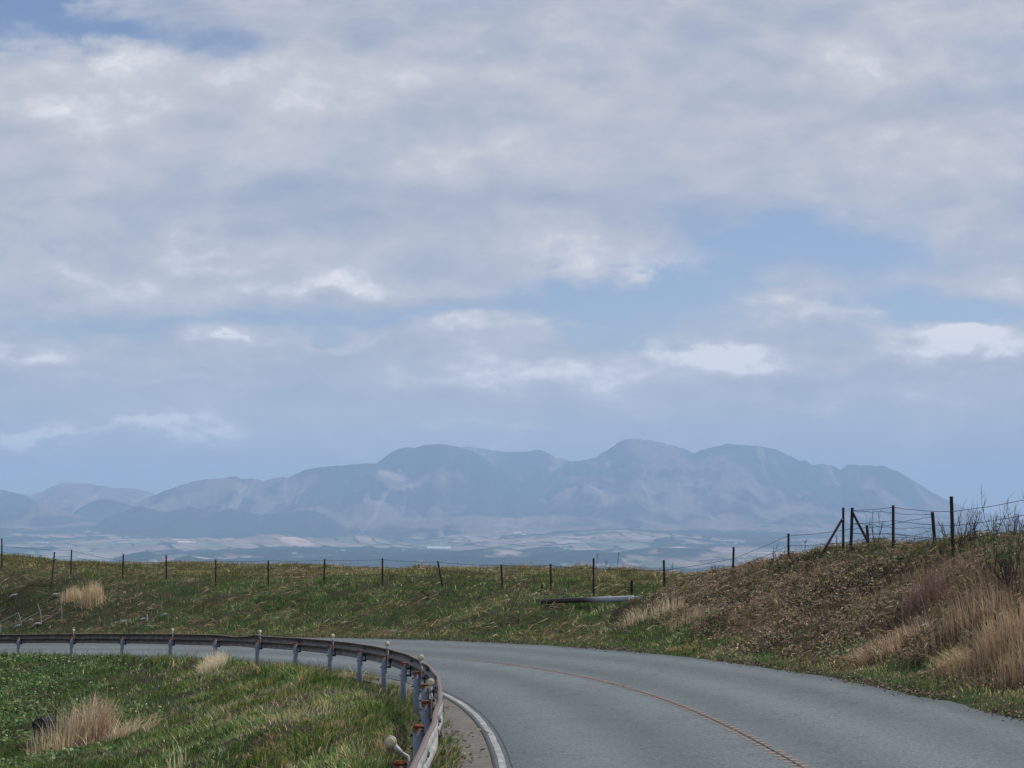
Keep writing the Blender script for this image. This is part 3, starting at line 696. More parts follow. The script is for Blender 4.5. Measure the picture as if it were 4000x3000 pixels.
def scatter(n, p0, p1, z0, z1):
    """ random places between two sight-line columns and two depths, even over the ground """
    Z = np.sqrt(rng.uniform(z0 ** 2, z1 ** 2, n)); px = rng.uniform(p0, p1, n)
    return (px - 2000) / FPX * Z, Z
def jit(c, a=0.34):
    n = len(c); return np.clip(1.34 * c * (1 + rng.normal(0, a, (n, 1))) * (1 + rng.normal(0, 0.08, (n, 3))), 0.003, 0.9)
def pick(c, w, col, n):
    u = rng.random(n) < w; c[u] = col; return c

def grass_field(cov, n, p0, p1, z0, z1, keep, hh, ww):
    X, Y = scatter(n, p0, p1, z0, z1); s, d = roads(X, Y)
    k = keep(X, Y, s, d); X = X[k]; Y = Y[k]
    lit, verge, olive, dark, tan, yel, crest, outer, pxx, d = cover(X, Y); N = len(X)
    thin = rng.random(N) < (1 - 0.80 * np.clip(dark, 0, 1)) * (1 - 0.86 * np.clip(lit, 0, 1))
    X, Y, lit, verge, olive, dark, tan, yel, crest, outer, pxx, d = [q[thin] for q in (X, Y, lit, verge, olive, dark, tan, yel, crest, outer, pxx, d)]
    N = len(X); v = fbm(X * 1.2, Y * 1.2, 3, 88)
    c = GREEN[None] * (0.65 + 0.9 * v[:, None]) * np.ones((N, 1))
    c = pick(c, 0.30, DEEP, N); c = pick(c, np.where(yel > 0.3, 0.42, 0.22), YELG, N)
    c = pick(c, olive * 0.55, OLIVE, N); c = pick(c, olive * 0.20, TAN * 0.8, N)
    c = pick(c, np.clip(tan, 0, 1) * 0.8, TAN, N); c = pick(c, dark * 0.6, GREYB, N); c = pick(c, crest * 0.6, OLIVE, N)
    c = pick(c, verge * 0.40, YELG * .9, N); c = pick(c, verge * 0.22, GREEN * .9, N); c = pick(c, verge * (0.15 + 0.5 * ss(fbm(X * .7, Y * .7, 3, 19), .48, .62)), TAN * .8, N); c = pick(c, verge * 0.10, DARK * 1.5, N)
    base = np.stack([X, Y, ground(X, Y) - 0.02], -1)
    clump = fbm(X * 3.1, Y * 3.1, 2, 91)
    h = hh * (0.45 + 1.1 * clump) * rng.uniform(0.5, 1.35, N) * np.where(verge > .5, 0.7, 1.0) * (0.75 + 0.5 * fbm(X * .4, Y * .4, 2, 12))
    h = h * np.where(np.minimum(np.abs(d), np.abs(d - 7.5)) < 0.35, 0.6, 1.0) * np.where(~outer & (d > -1.0) & (Y > 45), 1.9, 1.0)
    ang = rng.uniform(0, 2 * np.pi, N) * 0.5 + fbm(X * 0.8, Y * 0.8, 2, 5) * 9
    cov.add(blades(base, h, ww * rng.uniform(0.6, 1.4, N), ang, rng.uniform(0.15, 1.3, N), jit(c), 2))
def vis(X, Y, s, d, lo=-0.28, hi=7.42):
    ragged = (fbm(s * 1.1, s * 0 + np.sign(d - 3), 4, 66) - 0.45) * 0.5
    lo = lo + 0.75 * ss(s, 21, 30)
    return ((d < lo + np.where(s < 24, 0.45, 0.12) * 2 * np.maximum(ragged, 0)) | (d > hi - np.maximum(ragged, 0) * 0.5))
G = Cov()
inner = lambda X, Y, s, d: vis(X, Y, s, d) & (d < 1.5)
outerk = lambda X, Y, s, d: vis(X, Y, s, d) & (d > 3)
grass_field(G, 60000, -150, 2000, 14, 26, inner, 0.16, 0.010)
grass_field(G, 150000, -250, 1900, 26, 50, inner, 0.17, 0.014)
grass_field(G, 90000, -250, 1500, 50, 76, inner, 0.17, 0.018)
grass_field(G, 120000, 2600, 4250, 22, 62, outerk, 0.16, 0.015)
grass_field(G, 300000, -200, 3200, 45, 108, outerk, 0.18, 0.020)
grass_field(G, 60000, -1500, -250, 26, 76, inner, 0.17, 0.020)
grass_field(G, 40000, -1400, -200, 60, 110, outerk, 0.20, 0.026)
grass_field(G, 50000, 4200, 5200, 16, 52, outerk, 0.17, 0.018)
# the inner verge along the concrete
S_ = rng.uniform(-6, 30, 9000); D_ = rng.normal(0.06, 0.22, 9000); k = D_ < 0.42; S_ = S_[k]; D_ = D_[k]
k = fbm(S_ * 0.9, D_ * 0, 3, 15) > 0.42; S_ = S_[k]; D_ = D_[k]
b_ = rp(S_, D_, 0.0)
G.add(blades(b_, rng.uniform(0.06, 0.22, len(b_)), rng.uniform(0.006, 0.013, len(b_)), rng.uniform(-1, 1, len(b_)), rng.uniform(0.3, 1.4, len(b_)), jit(pick(np.tile(GREEN * 0.9, (len(b_), 1)), 0.35, TAN, len(b_))), 2))
tag(G.build('grass'), 'short tussocky green and straw grass covering both banks of the road', 'grass', kind='stuff')

# leaf litter and dead stalks on the right-hand bank
L = Cov(); X, Y = scatter(560000, 2350, 4900, 20, 66)
lit, verge, olive, dark, tan, yel, crest, outer, pxx, d = cover(X, Y)
k = (rng.random(len(X)) < lit) & outer; X = X[k]; Y = Y[k]; N = len(X)
sh = fbm(X * 0.8, Y * 0.8, 4, 52); shf = fbm(X * 2.4, Y * 2.4, 3, 53)
k = rng.random(N) < 0.10 + 0.95 * ss(sh * .5 + shf * .5, 0.40, 0.56); X = X[k]; Y = Y[k]; sh = sh[k]; N = len(X)
c = np.tile(LIT, (N, 1)); c = pick(c, 0.30, BRN, N); c = pick(c, 0.12 + 0.5 * ss(fbm(X * 0.55, Y * 0.9, 4, 152), .48, .62), DARK * 1.3, N); c = pick(c, 0.16, GREYB, N)
c = pick(c, 0.06 + 0.25 * ss(fbm(X * .5, Y * .5, 3, 57), .50, .62), DEEP * 1.2, N); c = pick(c, 0.12, TAN * 1.1, N)
cen = np.stack([X, Y, ground(X, Y) + rng.uniform(0.0, 0.14, N)], -1)
L.add(leaves(cen, rng.uniform(0.04, 0.15, N) * (0.6 + 0.4 * ss(Y, 30, 50)), rng.uniform(0.012, 0.036, N) * (0.65 + 0.35 * ss(Y, 30, 50)), rng.uniform(0, 6.28, N), rng.normal(0, 0.55, N), jit(c, 0.35)))
mt = rng.random(N) < 0.30 * ss(fbm(X * .9, Y * .9, 3, 119), .40, .6); q_ = cen[mt] + np.array((0, 0, .05)); nm = len(q_)      # matted long dead stems
L.add(leaves(q_, rng.uniform(0.18, 0.50, nm), rng.uniform(0.008, 0.016, nm), rng.normal(3.9, 0.6, nm), rng.normal(0, 0.22, nm), jit(pick(np.tile(TAN * .55, (nm, 1)), .5, BRN * 1.2, nm), .3)))
S_ = rng.uniform(-2, 62, 15000); D_ = 7.42 + rng.normal(0, 0.13, 15000); k = fbm(S_ * 0.8, D_ * 0, 3, 25) > 0.40; S_ = S_[k]; D_ = D_[k]
b_ = rp(S_, D_, 0.0) + np.stack([0 * S_, 0 * S_, rng.uniform(0.004, 0.035, len(S_))], -1); n_ = len(b_)
L.add(leaves(b_, rng.uniform(0.015, 0.08, n_), rng.uniform(0.008, 0.022, n_), rng.uniform(0, 6.28, n_), rng.normal(0, 0.3, n_), jit(pick(pick(np.tile(DARK * 1.6, (n_, 1)), .35, LIT, n_), .15, DEEP, n_), .3)))
S_ = rng.uniform(-6, 60, 6000); D_ = 0.28 + np.abs(rng.normal(0, 0.20, 6000)); k = (fbm(S_ * 0.9, D_ * 0, 3, 26) > 0.40) & (rng.random(6000) < .55); S_ = S_[k]; D_ = D_[k]
b_ = rp(S_, D_, 0.0) + np.stack([0 * S_, 0 * S_, rng.uniform(0.0, 0.025, len(S_))], -1); n_ = len(b_)
L.add(leaves(b_, rng.uniform(0.02, 0.10, n_), rng.uniform(0.01, 0.025, n_), rng.uniform(0, 6.28, n_), rng.normal(0, 0.25, n_), jit(pick(np.tile(LIT, (n_, 1)), .4, DARK * 1.6, n_), .3)))
tag(L.build('leaf_litter'), 'dry brown leaf litter on the right-hand bank and along the road edges', 'leaf litter', kind='stuff')
St = Cov(); X, Y = scatter(110000, 2500, 4250, 24, 64)
lit, verge, olive, dark, tan, yel, crest, outer, pxx, d = cover(X, Y)
den = lit * (0.08 + 0.42 * ss(pxx + 900 * (fbm(X * .35, Y * .35, 3, 58) - .5), 3250, 3800) * ss(fbm(X * .7, Y * .7, 3, 59), 0.40, 0.58))
k = rng.random(len(X)) < den; X = X[k]; Y = Y[k]; pxx = pxx[k]; N = len(X)
tl = ss(pxx, 3200, 3900)
c = pick(pick(np.tile(TAN * np.array((.95, .92, .9)) * .56, (N, 1)), 0.4, BRN * 1.4, N), 0.2, LIT, N)
St.add(blades(np.stack([X, Y, ground(X, Y) - .03], -1), rng.uniform(0.14, 0.5, N) * (0.85 + 0.7 * tl) * rng.choice([0.6, 1.0, 1.25], N), rng.uniform(0.006, 0.013, N), rng.uniform(2.2, 4.4, N), rng.uniform(0.05, 0.6, N), jit(c), 3))
tag(St.build('dry_stalks'), 'thin dry upright stalks standing over the right-hand bank', 'dry stalks', kind='stuff')
# flattened straw on the outer bank
Fl = Cov(); X, Y = scatter(26000, -200, 2900, 54, 100); s, d = roads(X, Y)
k = (d > 7.6) & (fbm(X * .7, Y * .7, 3, 64) > 0.50); X = X[k]; Y = Y[k]; N = len(X)
Fl.add(leaves(np.stack([X, Y, ground(X, Y) + rng.uniform(0.03, 0.14, N)], -1), rng.uniform(0.25, 0.75, N), rng.uniform(0.012, 0.022, N), rng.normal(0.5, 0.45, N), rng.normal(0.12, 0.12, N), jit(np.tile(TAN * 0.5, (N, 1)), .3)))
tag(Fl.build('flattened_straw'), 'flattened dead straw lying across the far grass bank', 'straw', kind='stuff')
# broad ivy-like leaves inside the bend on the left
Iv = Cov(); X, Y = scatter(23000, -1000, 640, 38, 74); s, d = roads(X, Y); pxx = 2000 + FPX * X / Y
k = (d < -0.6) & (rng.random(len(X)) < ss(0.5 * fbm(X * .6, Y * .6, 3, 67) + 0.5 * fbm(X * 1.6, Y * 1.6, 3, 68) + 0.16 * (1 - ss(pxx, 0, 420)) - 0.25 * ss(Y, 38, 46) * (Y < 47) , 0.50, 0.62)); X = X[k]; Y = Y[k]; N = len(X)
c = pick(pick(np.tile(np.array((0.07, 0.125, 0.045)), (N, 1)), 0.3, DEEP, N), 0.25, np.array((0.13, 0.19, 0.08)), N)
Iv.add(leaves(np.stack([X, Y, ground(X, Y) + rng.uniform(0.03, 0.20, N)], -1), rng.uniform(0.05, 0.11, N), rng.uniform(0.035, 0.075, N), rng.uniform(0, 6.28, N), rng.normal(0, 0.35, N), jit(c)))
tag(Iv.build('creeper'), 'broad-leaved green creeper carpeting the slope inside the bend', 'creeper', kind='stuff')

# ------------------------------------------------------------------ guardrail
GR = 'posts'
rail = empty('guardrail', tuple(rp(np.float64(14.0), 0.0)))
tag(rail, 'long curved steel guardrail with rusty-capped round posts along the inside of the bend', 'guardrail')
ro = np.array(rail.location)
def beam_mesh():
    prof = []      # (offset towards the road, height) of a two-wave beam
    pts = [(-0.175, 0.0), (-0.160, 0.006), (-0.130, 0.038), (-0.100, 0.052), (-0.062, 0.052), (-0.032, 0.038), (-0.012, 0.006), (0.012, 0.006),
           (0.032, 0.038), (0.062, 0.052), (0.100, 0.052), (0.130, 0.038), (0.160, 0.006), (0.175, 0.0)]
    S = np.arange(-9, 96, 0.25); V = []; F = []; n = len(pts); fm = []
    for s in S:
        dent = 0.05 * math.exp(-((s - 42.6) / 1.1) ** 2) - 0.035 * math.exp(-((s - 40.6) / 0.5) ** 2) + 0.02 * math.exp(-((s - 17.4) / 0.8) ** 2)
        sag = 0.012 * math.sin(s * 1.7) * math.sin(s * 0.37)
        p0 = rp(np.float64(s), 0.150 - sag); up = 0.645
        t = float(np.interp(s, SS, TH)); nx, ny = math.cos(t), math.sin(t)
        for j, (hz, off) in enumerate(pts):
            dz = -dent * (j - 6.5) / 6.5 * (1.0 if j > 8 else 0.2)
            V.append((p0[0] + nx * (off + dent * 0.8), p0[1] + ny * (off + dent * 0.8), p0[2] + up + hz * 0.9 + dz))
        for j, (hz, off) in enumerate(pts):     # back skin, 5 mm behind: real sheet thickness
            dz = -dent * (j - 6.5) / 6.5 * (1.0 if j > 8 else 0.2)
            V.append((p0[0] + nx * (off + dent * 0.8 - 0.005), p0[1] + ny * (off + dent * 0.8 - 0.005), p0[2] + up + hz * 0.9 + dz))
    m = 2 * n
    for i in range(len(S) - 1):
        for j in range(n - 1):
            a, b = i * m + j, (i + 1) * m + j
            F.append((a, b, b + 1, a + 1)); F.append((a + n, a + n + 1, b + n + 1, b + n))
        F.append((i * m, i * m + n, (i + 1) * m + n, (i + 1) * m)); F.append((i * m + n - 1, (i + 1) * m + n - 1, (i + 1) * m + 2 * n - 1, i * m + 2 * n - 1))
    return V, F
V, F = beam_mesh(); bo = link_mesh('beam', V, F, M_beam, rail, True, None, ro); bo.data.materials.append(M_beamfront)
nf_ = 2 * 13 + 2
for i_, p_ in enumerate(bo.data.polygons):
    k_ = i_ % nf_
    if k_ < 26 and k_ % 2 == 0: p_.material_index = 1
def edge_strip():       # the rolled upper lip of the beam, faded pink-brown
    V = []; F = []; S = np.arange(-9, 96, 0.25)
    for i, s in enumerate(S):
        dent = 0.05 * math.exp(-((s - 42.6) / 1.1) ** 2) - 0.035 * math.exp(-((s - 40.6) / 0.5) ** 2) + 0.02 * math.exp(-((s - 17.4) / 0.8) ** 2)
        sag = 0.012 * math.sin(s * 1.7) * math.sin(s * 0.37)
        for (d, h) in ((0.142, 0.798), (0.150, 0.8095), (0.190, 0.8105), (0.200, 0.800)):
            p = rp(np.float64(s), d - sag + dent * 0.8); V.append((p[0], p[1], p[2] + h - dent))
        if i:
            for j in range(3): F.append((4 * i + j - 4, 4 * i + j, 4 * i + j + 1, 4 * i + j - 3))
            F.append((4 * i - 1, 4 * i + 3, 4 * i, 4 * i - 4))
    return V, F
V, F = edge_strip(); link_mesh('top_lip', V, F, M_beamtop, rail, True, None, ro)
# one post with its cap, bracket and bolts, then copies
def post_mesh():
    mb = MB(); mb.tube([(0, 0, -0.35), (0, 0, 0.3), (0, 0, 0.700)], 0.0572, 20); return mb
def cap_mesh():
    mb = MB(); mb.tube([(0, 0, 0.688), (0, 0, 0.706), (0, 0, 0.716), (0, 0, 0.722)], [0.0588, 0.0592, 0.050, 0.02], 20); return mb
def bracket_mesh():
    mb = MB()
    for z in (0.49, 0.62):
        mb.box((0.095, 0, z - 0.01), (0.085, 0.055, 0.035)); mb.tube([(0.09, -0.035, z), (0.09, 0.035, z)], 0.011, 6)
        mb.tube([(-0.080, 0, z - .01), (0.07, 0, z - .01)], 0.013, 6)
    mb.box((0.120, 0, 0.55), (0.020, 0.045, 0.18))
    return mb
post0 = post_mesh().build('post', M_post, rail, True); cap0 = cap_mesh().build('cap', M_rust, post0, True); br0 = bracket_mesh().build('bracket', M_dark, post0)
first = True
for i in range(-1, 23):
    s = i * 3.9963
    if first: p, c_, b_ = post0, cap0, br0; first = False
    else:
        p = post0.copy(); C.objects.link(p); c_ = cap0.copy(); C.objects.link(c_); b_ = br0.copy(); C.objects.link(b_)
    p.parent = rail; c_.parent = p; b_.parent = p
    w = rp(np.float64(s), 0.0); p.location = Vector(w) - Vector(ro)
    p.rotation_euler = (random.uniform(-.012, .012), random.uniform(-.012, .012), float(np.interp(s, SS, TH)))

def splice_mesh():
    mb = MB(); prof = [(-0.155, 0.000), (-0.142, 0.004), (-0.116, 0.036), (-0.089, 0.050), (-0.056, 0.050), (-0.029, 0.036), (-0.010, 0.004), (0.010, 0.004), (0.029, 0.036), (0.056, 0.050), (0.089, 0.050), (0.116, 0.036), (0.142, 0.004), (0.155, 0.0)]
    n = len(prof)
    for off in (-0.0115, 0.0035):
        v = [(o_ + off + .15, y_, z_) for y_ in (-0.17, 0.17) for (z_, o_) in prof]; mb.add(v, [(j, j + 1, n + j + 1, n + j) for j in range(n - 1)])
    for y_ in (-0.11, -0.04, 0.04, 0.11):
        for z_ in (-0.075, 0.075): mb.tube([(0.16, y_, z_), (0.217, y_, z_)], 0.013, 6)
    return mb
sp0 = splice_mesh().build('splice_plate', M_beam, rail); sp0['label'] = 'overlapping bolted joint of the beam'
for q_ in range(-1, 20):
    sp = sp0 if q_ == -1 else sp0.copy()
    if q_ > -1: C.objects.link(sp)
    sp.parent = rail; s_ = q_ * 3.9963 + 0.55; sp.location = Vector(rp(np.float64(s_), 0.0, 0.645)) - Vector(ro); sp.rotation_euler = (0, 0, float(np.interp(s_, SS, TH)))
# delineators: round cream reflectors on bent arms clamped to every other post
DEL = ['tilted cream round reflector on a grey arm leaning left over the nearest guardrail post',
       'cream round reflector standing where the guardrail turns edge-on, second nearest',
       'cream round reflector above the sixth cap of the guardrail, third from the camera',
       'cream round reflector where the beam starts to bend away, fourth from the camera',
       'small cream round reflector against the dark grass edge of the road, fifth from the camera',
       'small pale reflector on the dented stretch of the guardrail',
       'tiny pale reflector on the far guardrail, right of the leftmost one',
       'tiny pale reflector on the far guardrail nearest the left edge of the photo']
def delineator(i, label, tilt=0.0):
    s = i * 3.9963; t = float(np.interp(s, SS, TH)); o = empty('delineator', tuple(rp(np.float64(s), 0.0)), t)
    tag(o, label, 'reflector', 'round reflectors on the guardrail')
    rot = Matrix.Rotation(-tilt, 4, 'Y'); piv = Vector((0.07, -0.02, 0.74))
    def Q(x, y, z): return rot @ (Vector((x, y, z)) - piv) + piv
    a = MB(); a.tube([(0.068, -0.05, 0.55), (0.072, -0.035, 0.66), Q(0.075, -0.02, 0.76), Q(0.055, -0.03, 0.83)], 0.014, 8)
    a.build('arm', M_grey, o, True)
    sk = MB(); sk.tube([Q(0.055, -0.03, 0.815), Q(0.055, -0.03, 0.90)], [0.020, 0.023], 10); sk.build('socket', M_grey, o, True)
    c = Vector((0.055, -0.03, 0.945)); yaw = -t * 0.95 + math.atan2(o.location.x, o.location.y) * -1
    ax = rot @ Vector((math.sin(t + math.atan2(o.location.x, o.location.y)), -math.cos(t + math.atan2(o.location.x, o.location.y)), 0.0))
    c = Q(*c); hm = MB(); hm.tube([c - ax * 0.028, c - ax * 0.02, c + ax * 0.018, c + ax * 0.022], [0.030, 0.047, 0.050, 0.046], 24); hd = hm.build('housing', M_grey, o, True)
    lm = MB(); lm.tube([c + ax * 0.0215, c + ax * 0.026, c + ax * 0.029], [0.041, 0.039, 0.022], 24); lm.build('lens', M_lens, hd, True)
delineator(0, DEL[0], 0.75)
for j, i in enumerate((2, 4, 6, 8, 10, 12, 14)): delineator(i, DEL[j + 1])

# ------------------------------------------------------------------ fences
def post_between(top, bot, r=0.035, mat=None, parent=None, loc=None, n=8, name='post'):
    m = MB(); d = (Vector(bot) - Vector(top)).normalized(); b2 = Vector(bot) + d * 0.25
    m.tube([Vector(top), Vector(top).lerp(b2, 0.5) + Vector((random.uniform(-.01, .01), 0, 0)), b2], [r * 0.95, r, r * 1.05], n)
    return m.build(name, mat or M_wood, parent, False, loc)
def wire(pts, parent, loc, name='wire', r=0.0055, sag=0.05, wob=0.0, mat=None):
    m = MB(); path = []
    for a, b in zip(pts[:-1], pts[1:]):
        a = Vector(a); b = Vector(b); n = 10
        for k in range(n):
            t = k / n; q = a.lerp(b, t); q.z -= sag * 4 * t * (1 - t) * (b - a).length / 4; 
            if wob and 0 < k: q.z += random.uniform(-wob, wob)
            path.append(q)
    path.append(Vector(pts[-1])); m.tube(path, r, 4)
    L = 0            # barbs
    for a, b in zip(path[:-1], path[1:]):
        n = max(1, int((b - a).length / 0.16))
        for k in range(n):
            q = a.lerp(b, (k + 0.5) / n); v = Vector((random.uniform(-1, 1), random.uniform(-.3, .3), random.uniform(-1, 1))).normalized() * 0.022
            s0 = len(m.v); m.v += [tuple(q - v), tuple(q + v), tuple(q + Vector((0.009, 0, 0.004)))]; m.f.append((s0, s0 + 1, s0 + 2))
    return m.build(name, mat or M_wire, parent, False, loc)

f1 = empty('pasture_fence', gp(1494, 79)); l1 = f1.location.copy()
tag(f1, 'long pasture fence of thin dark posts and sagging wire along the far bank top', 'fence')
tops = []
F1 = [q for q in FENCE1] + [(3294, 1983, 2162, 55)]
for (px, t, b, Z) in F1:
    T0 = P(px, t, Z); pb = {1719: 1729, 1710: 1728, 2866: 2862, 2593: 2596, 649: 650, 482: 479, 280: 277, 1958: 1963, 1268: 1266}.get(px, px)
    if px == 1719: T0 = P(1710, t, Z)
    base = gp(pb, Z, -0.05); 
    if (T0 - base).length < 0.9: base = T0 - Vector((0, 0, 1.1))
    post_between(T0, base, 0.034 if Z > 80 else 0.034, M_wood, f1, l1); tops.append((px if px != 1719 else 1710, Z))
def y_at(tbl, px): return float(np.interp(px, [q[0] for q in tbl], [q[1] for q in tbl]))
W1 = [(-420, 2100), (7, 2133), (280, 2151), (482, 2192), (649, 2197), (843, 2192), (1268, 2188), (1494, 2186), (1710, 2196), (1952, 2208), (2153, 2209), (2319, 2221), (2590, 2228), (2866, 2182), (3080, 2092), (3294, 2071)]
W2 = [(-420, 2130), (7, 2157), (280, 2174), (482, 2215), (649, 2222), (843, 2222), (1268, 2217), (1494, 2215), (1710, 2227), (1952, 2241), (2153, 2243), (2319, 2256), (2590, 2262), (2866, 2220), (3080, 2132), (3294, 2119)]
W3 = [(-420, 2160), (7, 2185), (280, 2202), (482, 2238), (649, 2246), (843, 2248), (1268, 2245), (1494, 2244), (1710, 2256), (1952, 2270), (2153, 2273), (2319, 2288), (2590, 2293), (2866, 2250), (3080, 2171), (3294, 2162)]
for tb in (W1, W2, W3):
    wire([P(px, y_at(tb, px), Z - 0.05) for (px, Z) in tops], f1, l1, sag=0.03)
# braces of this fence
post_between(P(1716, 2212, 76.1), gp(1678, 74.0), 0.034, M_wood, f1, l1, name='brace')
b_ = post_between(P(3290, 2028, 54.9), gp(3194, 55.5), 0.036, M_brace, f1, l1, name='brace'); b_['label'] = 'slanting pale timber brace'
# an odd post left of the second one
o = post_between(P(213, 2157, 94), gp(203, 93.5), 0.038, M_wood, None, None); o.name = 'fence_post'
tag(o, 'lone dark post leaning in front of the wire fence at the far left', 'post')

f2 = empty('hilltop_fence', gp(3489, 52)); l2 = f2.location.copy()
tag(f2, 'barbed wire fence with tall dark posts on top of the right-hand bank', 'fence')
Q2 = [(3329, 1983, 3322, 54.5, 0.042), (3489, 1974, 3489, 52.0, 0.038), (3716, 1939, 3727, 47, 0.044), (4130, 1880, 4135, 40.0, 0.044)]
for (px, t, pb, Z, r) in Q2: post_between(P(px, t, Z), gp(pb, Z, -0.1), r, M_wood, f2, l2)
post_between(P(3331, 2003, 54.5), gp(3398, 54.4), 0.036, M_wood, f2, l2, name='brace')
for ys in ((1994, 1982, 1999, 1925), (2046, 2033, 2054, 1985), (2083, 2083, 2106, 2045)):
    wire([P(px, y, Z - 0.06) for (px, t, pb, Z, r), y in zip(Q2, ys)], f2, l2, sag=0.02, wob=0.006)
f3 = empty('wire_gate', gp(3640, 51)); l3 = f3.location.copy()
tag(f3, 'slack wire gate between a short stub and a leaning post behind the hilltop fence', 'gate')
post_between(P(3642, 2000, 51.0), gp(3656, 51.0, -0.1), 0.045, M_wood, f3, l3)
post_between(P(3386, 2052, 54.9), gp(3392, 54.9, -0.1), 0.04, M_wood, f3, l3)
for pts in ([(3333, 1996, 54.6), (3445, 1999, 52.6), (3487, 2004, 52.2), (3640, 2011, 51)],
            [(3294, 2071, 55.1), (3386, 2060, 54.8), (3487, 2047, 52.6), (3545, 2035, 52.2), (3640, 2018, 51)],
            [(3333, 2045, 54.6), (3400, 2049, 54), (3487, 2062, 52.2), (3642, 2063, 51)],
            [(3333, 2082, 54.6), (3392, 2087, 54.8), (3487, 2085, 52.6), (3560, 2095, 52.2), (3642, 2070, 51)],
            [(3294, 2119, 55.1), (3392, 2105, 54.8), (3487, 2098, 52.6), (3650, 2100, 51), (3720, 2107, 47.2)],
            [(3340, 2150, 54.6), (3480, 2135, 52.6), (3650, 2104, 51)]):
    wire([P(*q) for q in pts], f3, l3, sag=0.03, wob=0.02)
def stub(px, py, Z, r, h, label, name='stake', mat=None, lean=0.0):
    g = gp(px, Z); T0 = P(px + lean, py, Z); 
    if T0.z < g.z + h: g = Vector((g.x, g.y, T0.z - h))
    m = MB(); m.tube([T0 + Vector((0, 0, 0.005)), T0 - Vector((0, 0, 0.03)), g - Vector((0, 0, 0.2))], [r * 0.8, r, r], 8)
    o = m.build(name, mat or M_wood, None, False, tuple(g)); tag(o, label, 'stake'); return o
stub(3330, 2136, 54.3, 0.065, 0.1, 'thick short stump at the foot of the braced hilltop post', 'stump')
stub(2118, 2283, 69, 0.035, 0.3, 'short dark stake behind the left end of the fallen pole')
stub(2466, 2267, 64.5, 0.045, 0.3, 'short dark stake behind the right end of the fallen pole', lean=2)
stub(2043, 2327, 69, 0.04, 0.15, 'tiny dark stub left of the fallen pole')
stub(2435, 2225, 84, 0.04, 0.3, 'thin short stake on the skyline right of centre')
stub(218, 2672, 47.0, 0.011, 0.9, 'thin rusty rod standing in front of the big reed clump', 'rod', M_twig)

# the fallen pole
def fallen_pole():
    a = P(2083, 2350, 66.2); b = P(2512, 2337, 60.8); c = (a + b) / 2; dirv = (b - a); L = dirv.length
    rz = math.atan2(dirv.y, dirv.x); e = empty('fallen_pole', c, rz); e.rotation_euler = (0, -math.asin(dirv.z / L), rz)
    tag(e, 'fallen pole on the grass bank, dark at one end and pale grey at the other', 'pole')
    m = MB(); m.tube([(-L / 2, 0, 0), (-L * .2, 0, 0.01), (L * .2, 0, 0), (L / 2 - .55, 0, 0)], [0.072, 0.08, 0.088, 0.09], 16); m.build('shaft', M_log, e, True)
    m = MB(); m.tube([(L / 2 - .57, 0, 0), (L / 2 - .42, 0.01, -.01), (L / 2 - .2, 0.0, 0.05), (L / 2, 0, 0.08)], [0.087, 0.07, 0.035, 0.01], 7, twist=.5); m.build('split_end', M_log, e)
    m = MB(); m.tube([(-L / 2 - .03, 0, 0), (-L / 2 + .04, 0, 0)], [0.056, 0.068], 14); m.build('end_band', M_dark, e)
fallen_pole()

# the pale lattice and sandbags holding the bank at the far left
lat = empty('bank_lattice', gp(150, 92)); ll = lat.location.copy()
tag(lat, 'pale wooden lattice of stakes and slanting rails on the far left bank', 'lattice')
def gnd(px, py, z0=84, z1=100):
    Z = on_ground(px, py, z0, z1); return Z
for (x0, y0, x1, y1) in ((230, 2313, 241, 2430), (146, 2355, 161, 2433), (70, 2392, 82, 2448), (-3, 2430, 0, 2470), (-95, 2440, -85, 2490)):
    Z = gnd(x1, y1) - 0.2
    m = MB(); m.tube([P(x0, y0, Z + .15), P((x0 + x1) / 2 + 4, (y0 + y1) / 2, Z + 0.05), P(x1, y1, Z)], [0.02, 0.03, 0.032], 6); m.build('stake', M_paleframe, lat, False, tuple(ll))
for (x0, y0, x1, y1) in ((-60, 2455, 68, 2395), (15, 2455, 150, 2392), (110, 2455, 240, 2385), (200, 2335, 235, 2318), (225, 2360, 320, 2342), (-120, 2440, 20, 2380)):
    Z0 = gnd(x0, y0) - 0.25; Z1 = gnd(x1, y1) - 0.25
    m = MB(); m.tube([P(x0, y0, Z0), P((x0 + x1) / 2, (y0 + y1) / 2 + 2, (Z0 + Z1) / 2 - .1), P(x1, y1, Z1)], 0.014, 6); m.build('rail', M_paleframe, lat, False, tuple(ll))
BAGS = [(120, 2423, 'white sandbag lying in the bare soil between two lattice stakes'), (70, 2446, 'white sandbag at the foot of the second lattice stake from the left edge'), (150, 2438, 'white sandbag wedged under the lattice rail below the middle stake'),
        (218, 2322, 'pale sandbag at the top of the tallest lattice stake'), (55, 2325, 'pale sandbag high on the bank above the lattice at the left edge'),
        (485, 2428, 'pale sandbag beside a white peg near the road, left of its neighbour'), (565, 2427, 'pale sandbag beside a white peg near the road, centre of three'), (643, 2424, 'small pale sandbag near the road, rightmost of three')]
for i, (px, py, lb) in enumerate(BAGS):
    Z = gnd(px, py + 8); g = gp(px, Z)
    m = MB(); w = random.uniform(.12, .17); pts = [Vector((-w, 0, .02)), Vector((-w * .7, 0, .05)), Vector((0, 0.02, .075)), Vector((w * .7, 0, .06)), Vector((w, 0, .09))]
    m.tube([p * 1.0 for p in pts], [0.02, 0.045, 0.055, 0.045, 0.015], 10); o = m.build('sandbag', M_bag, None, True); o.location = g + Vector((0, -0.1, 0.03)); o.rotation_euler = (0, random.uniform(-.4, .1), random.uniform(-.4, .4))
    tag(o, lb, 'sandbag', 'sandbags on the left bank')
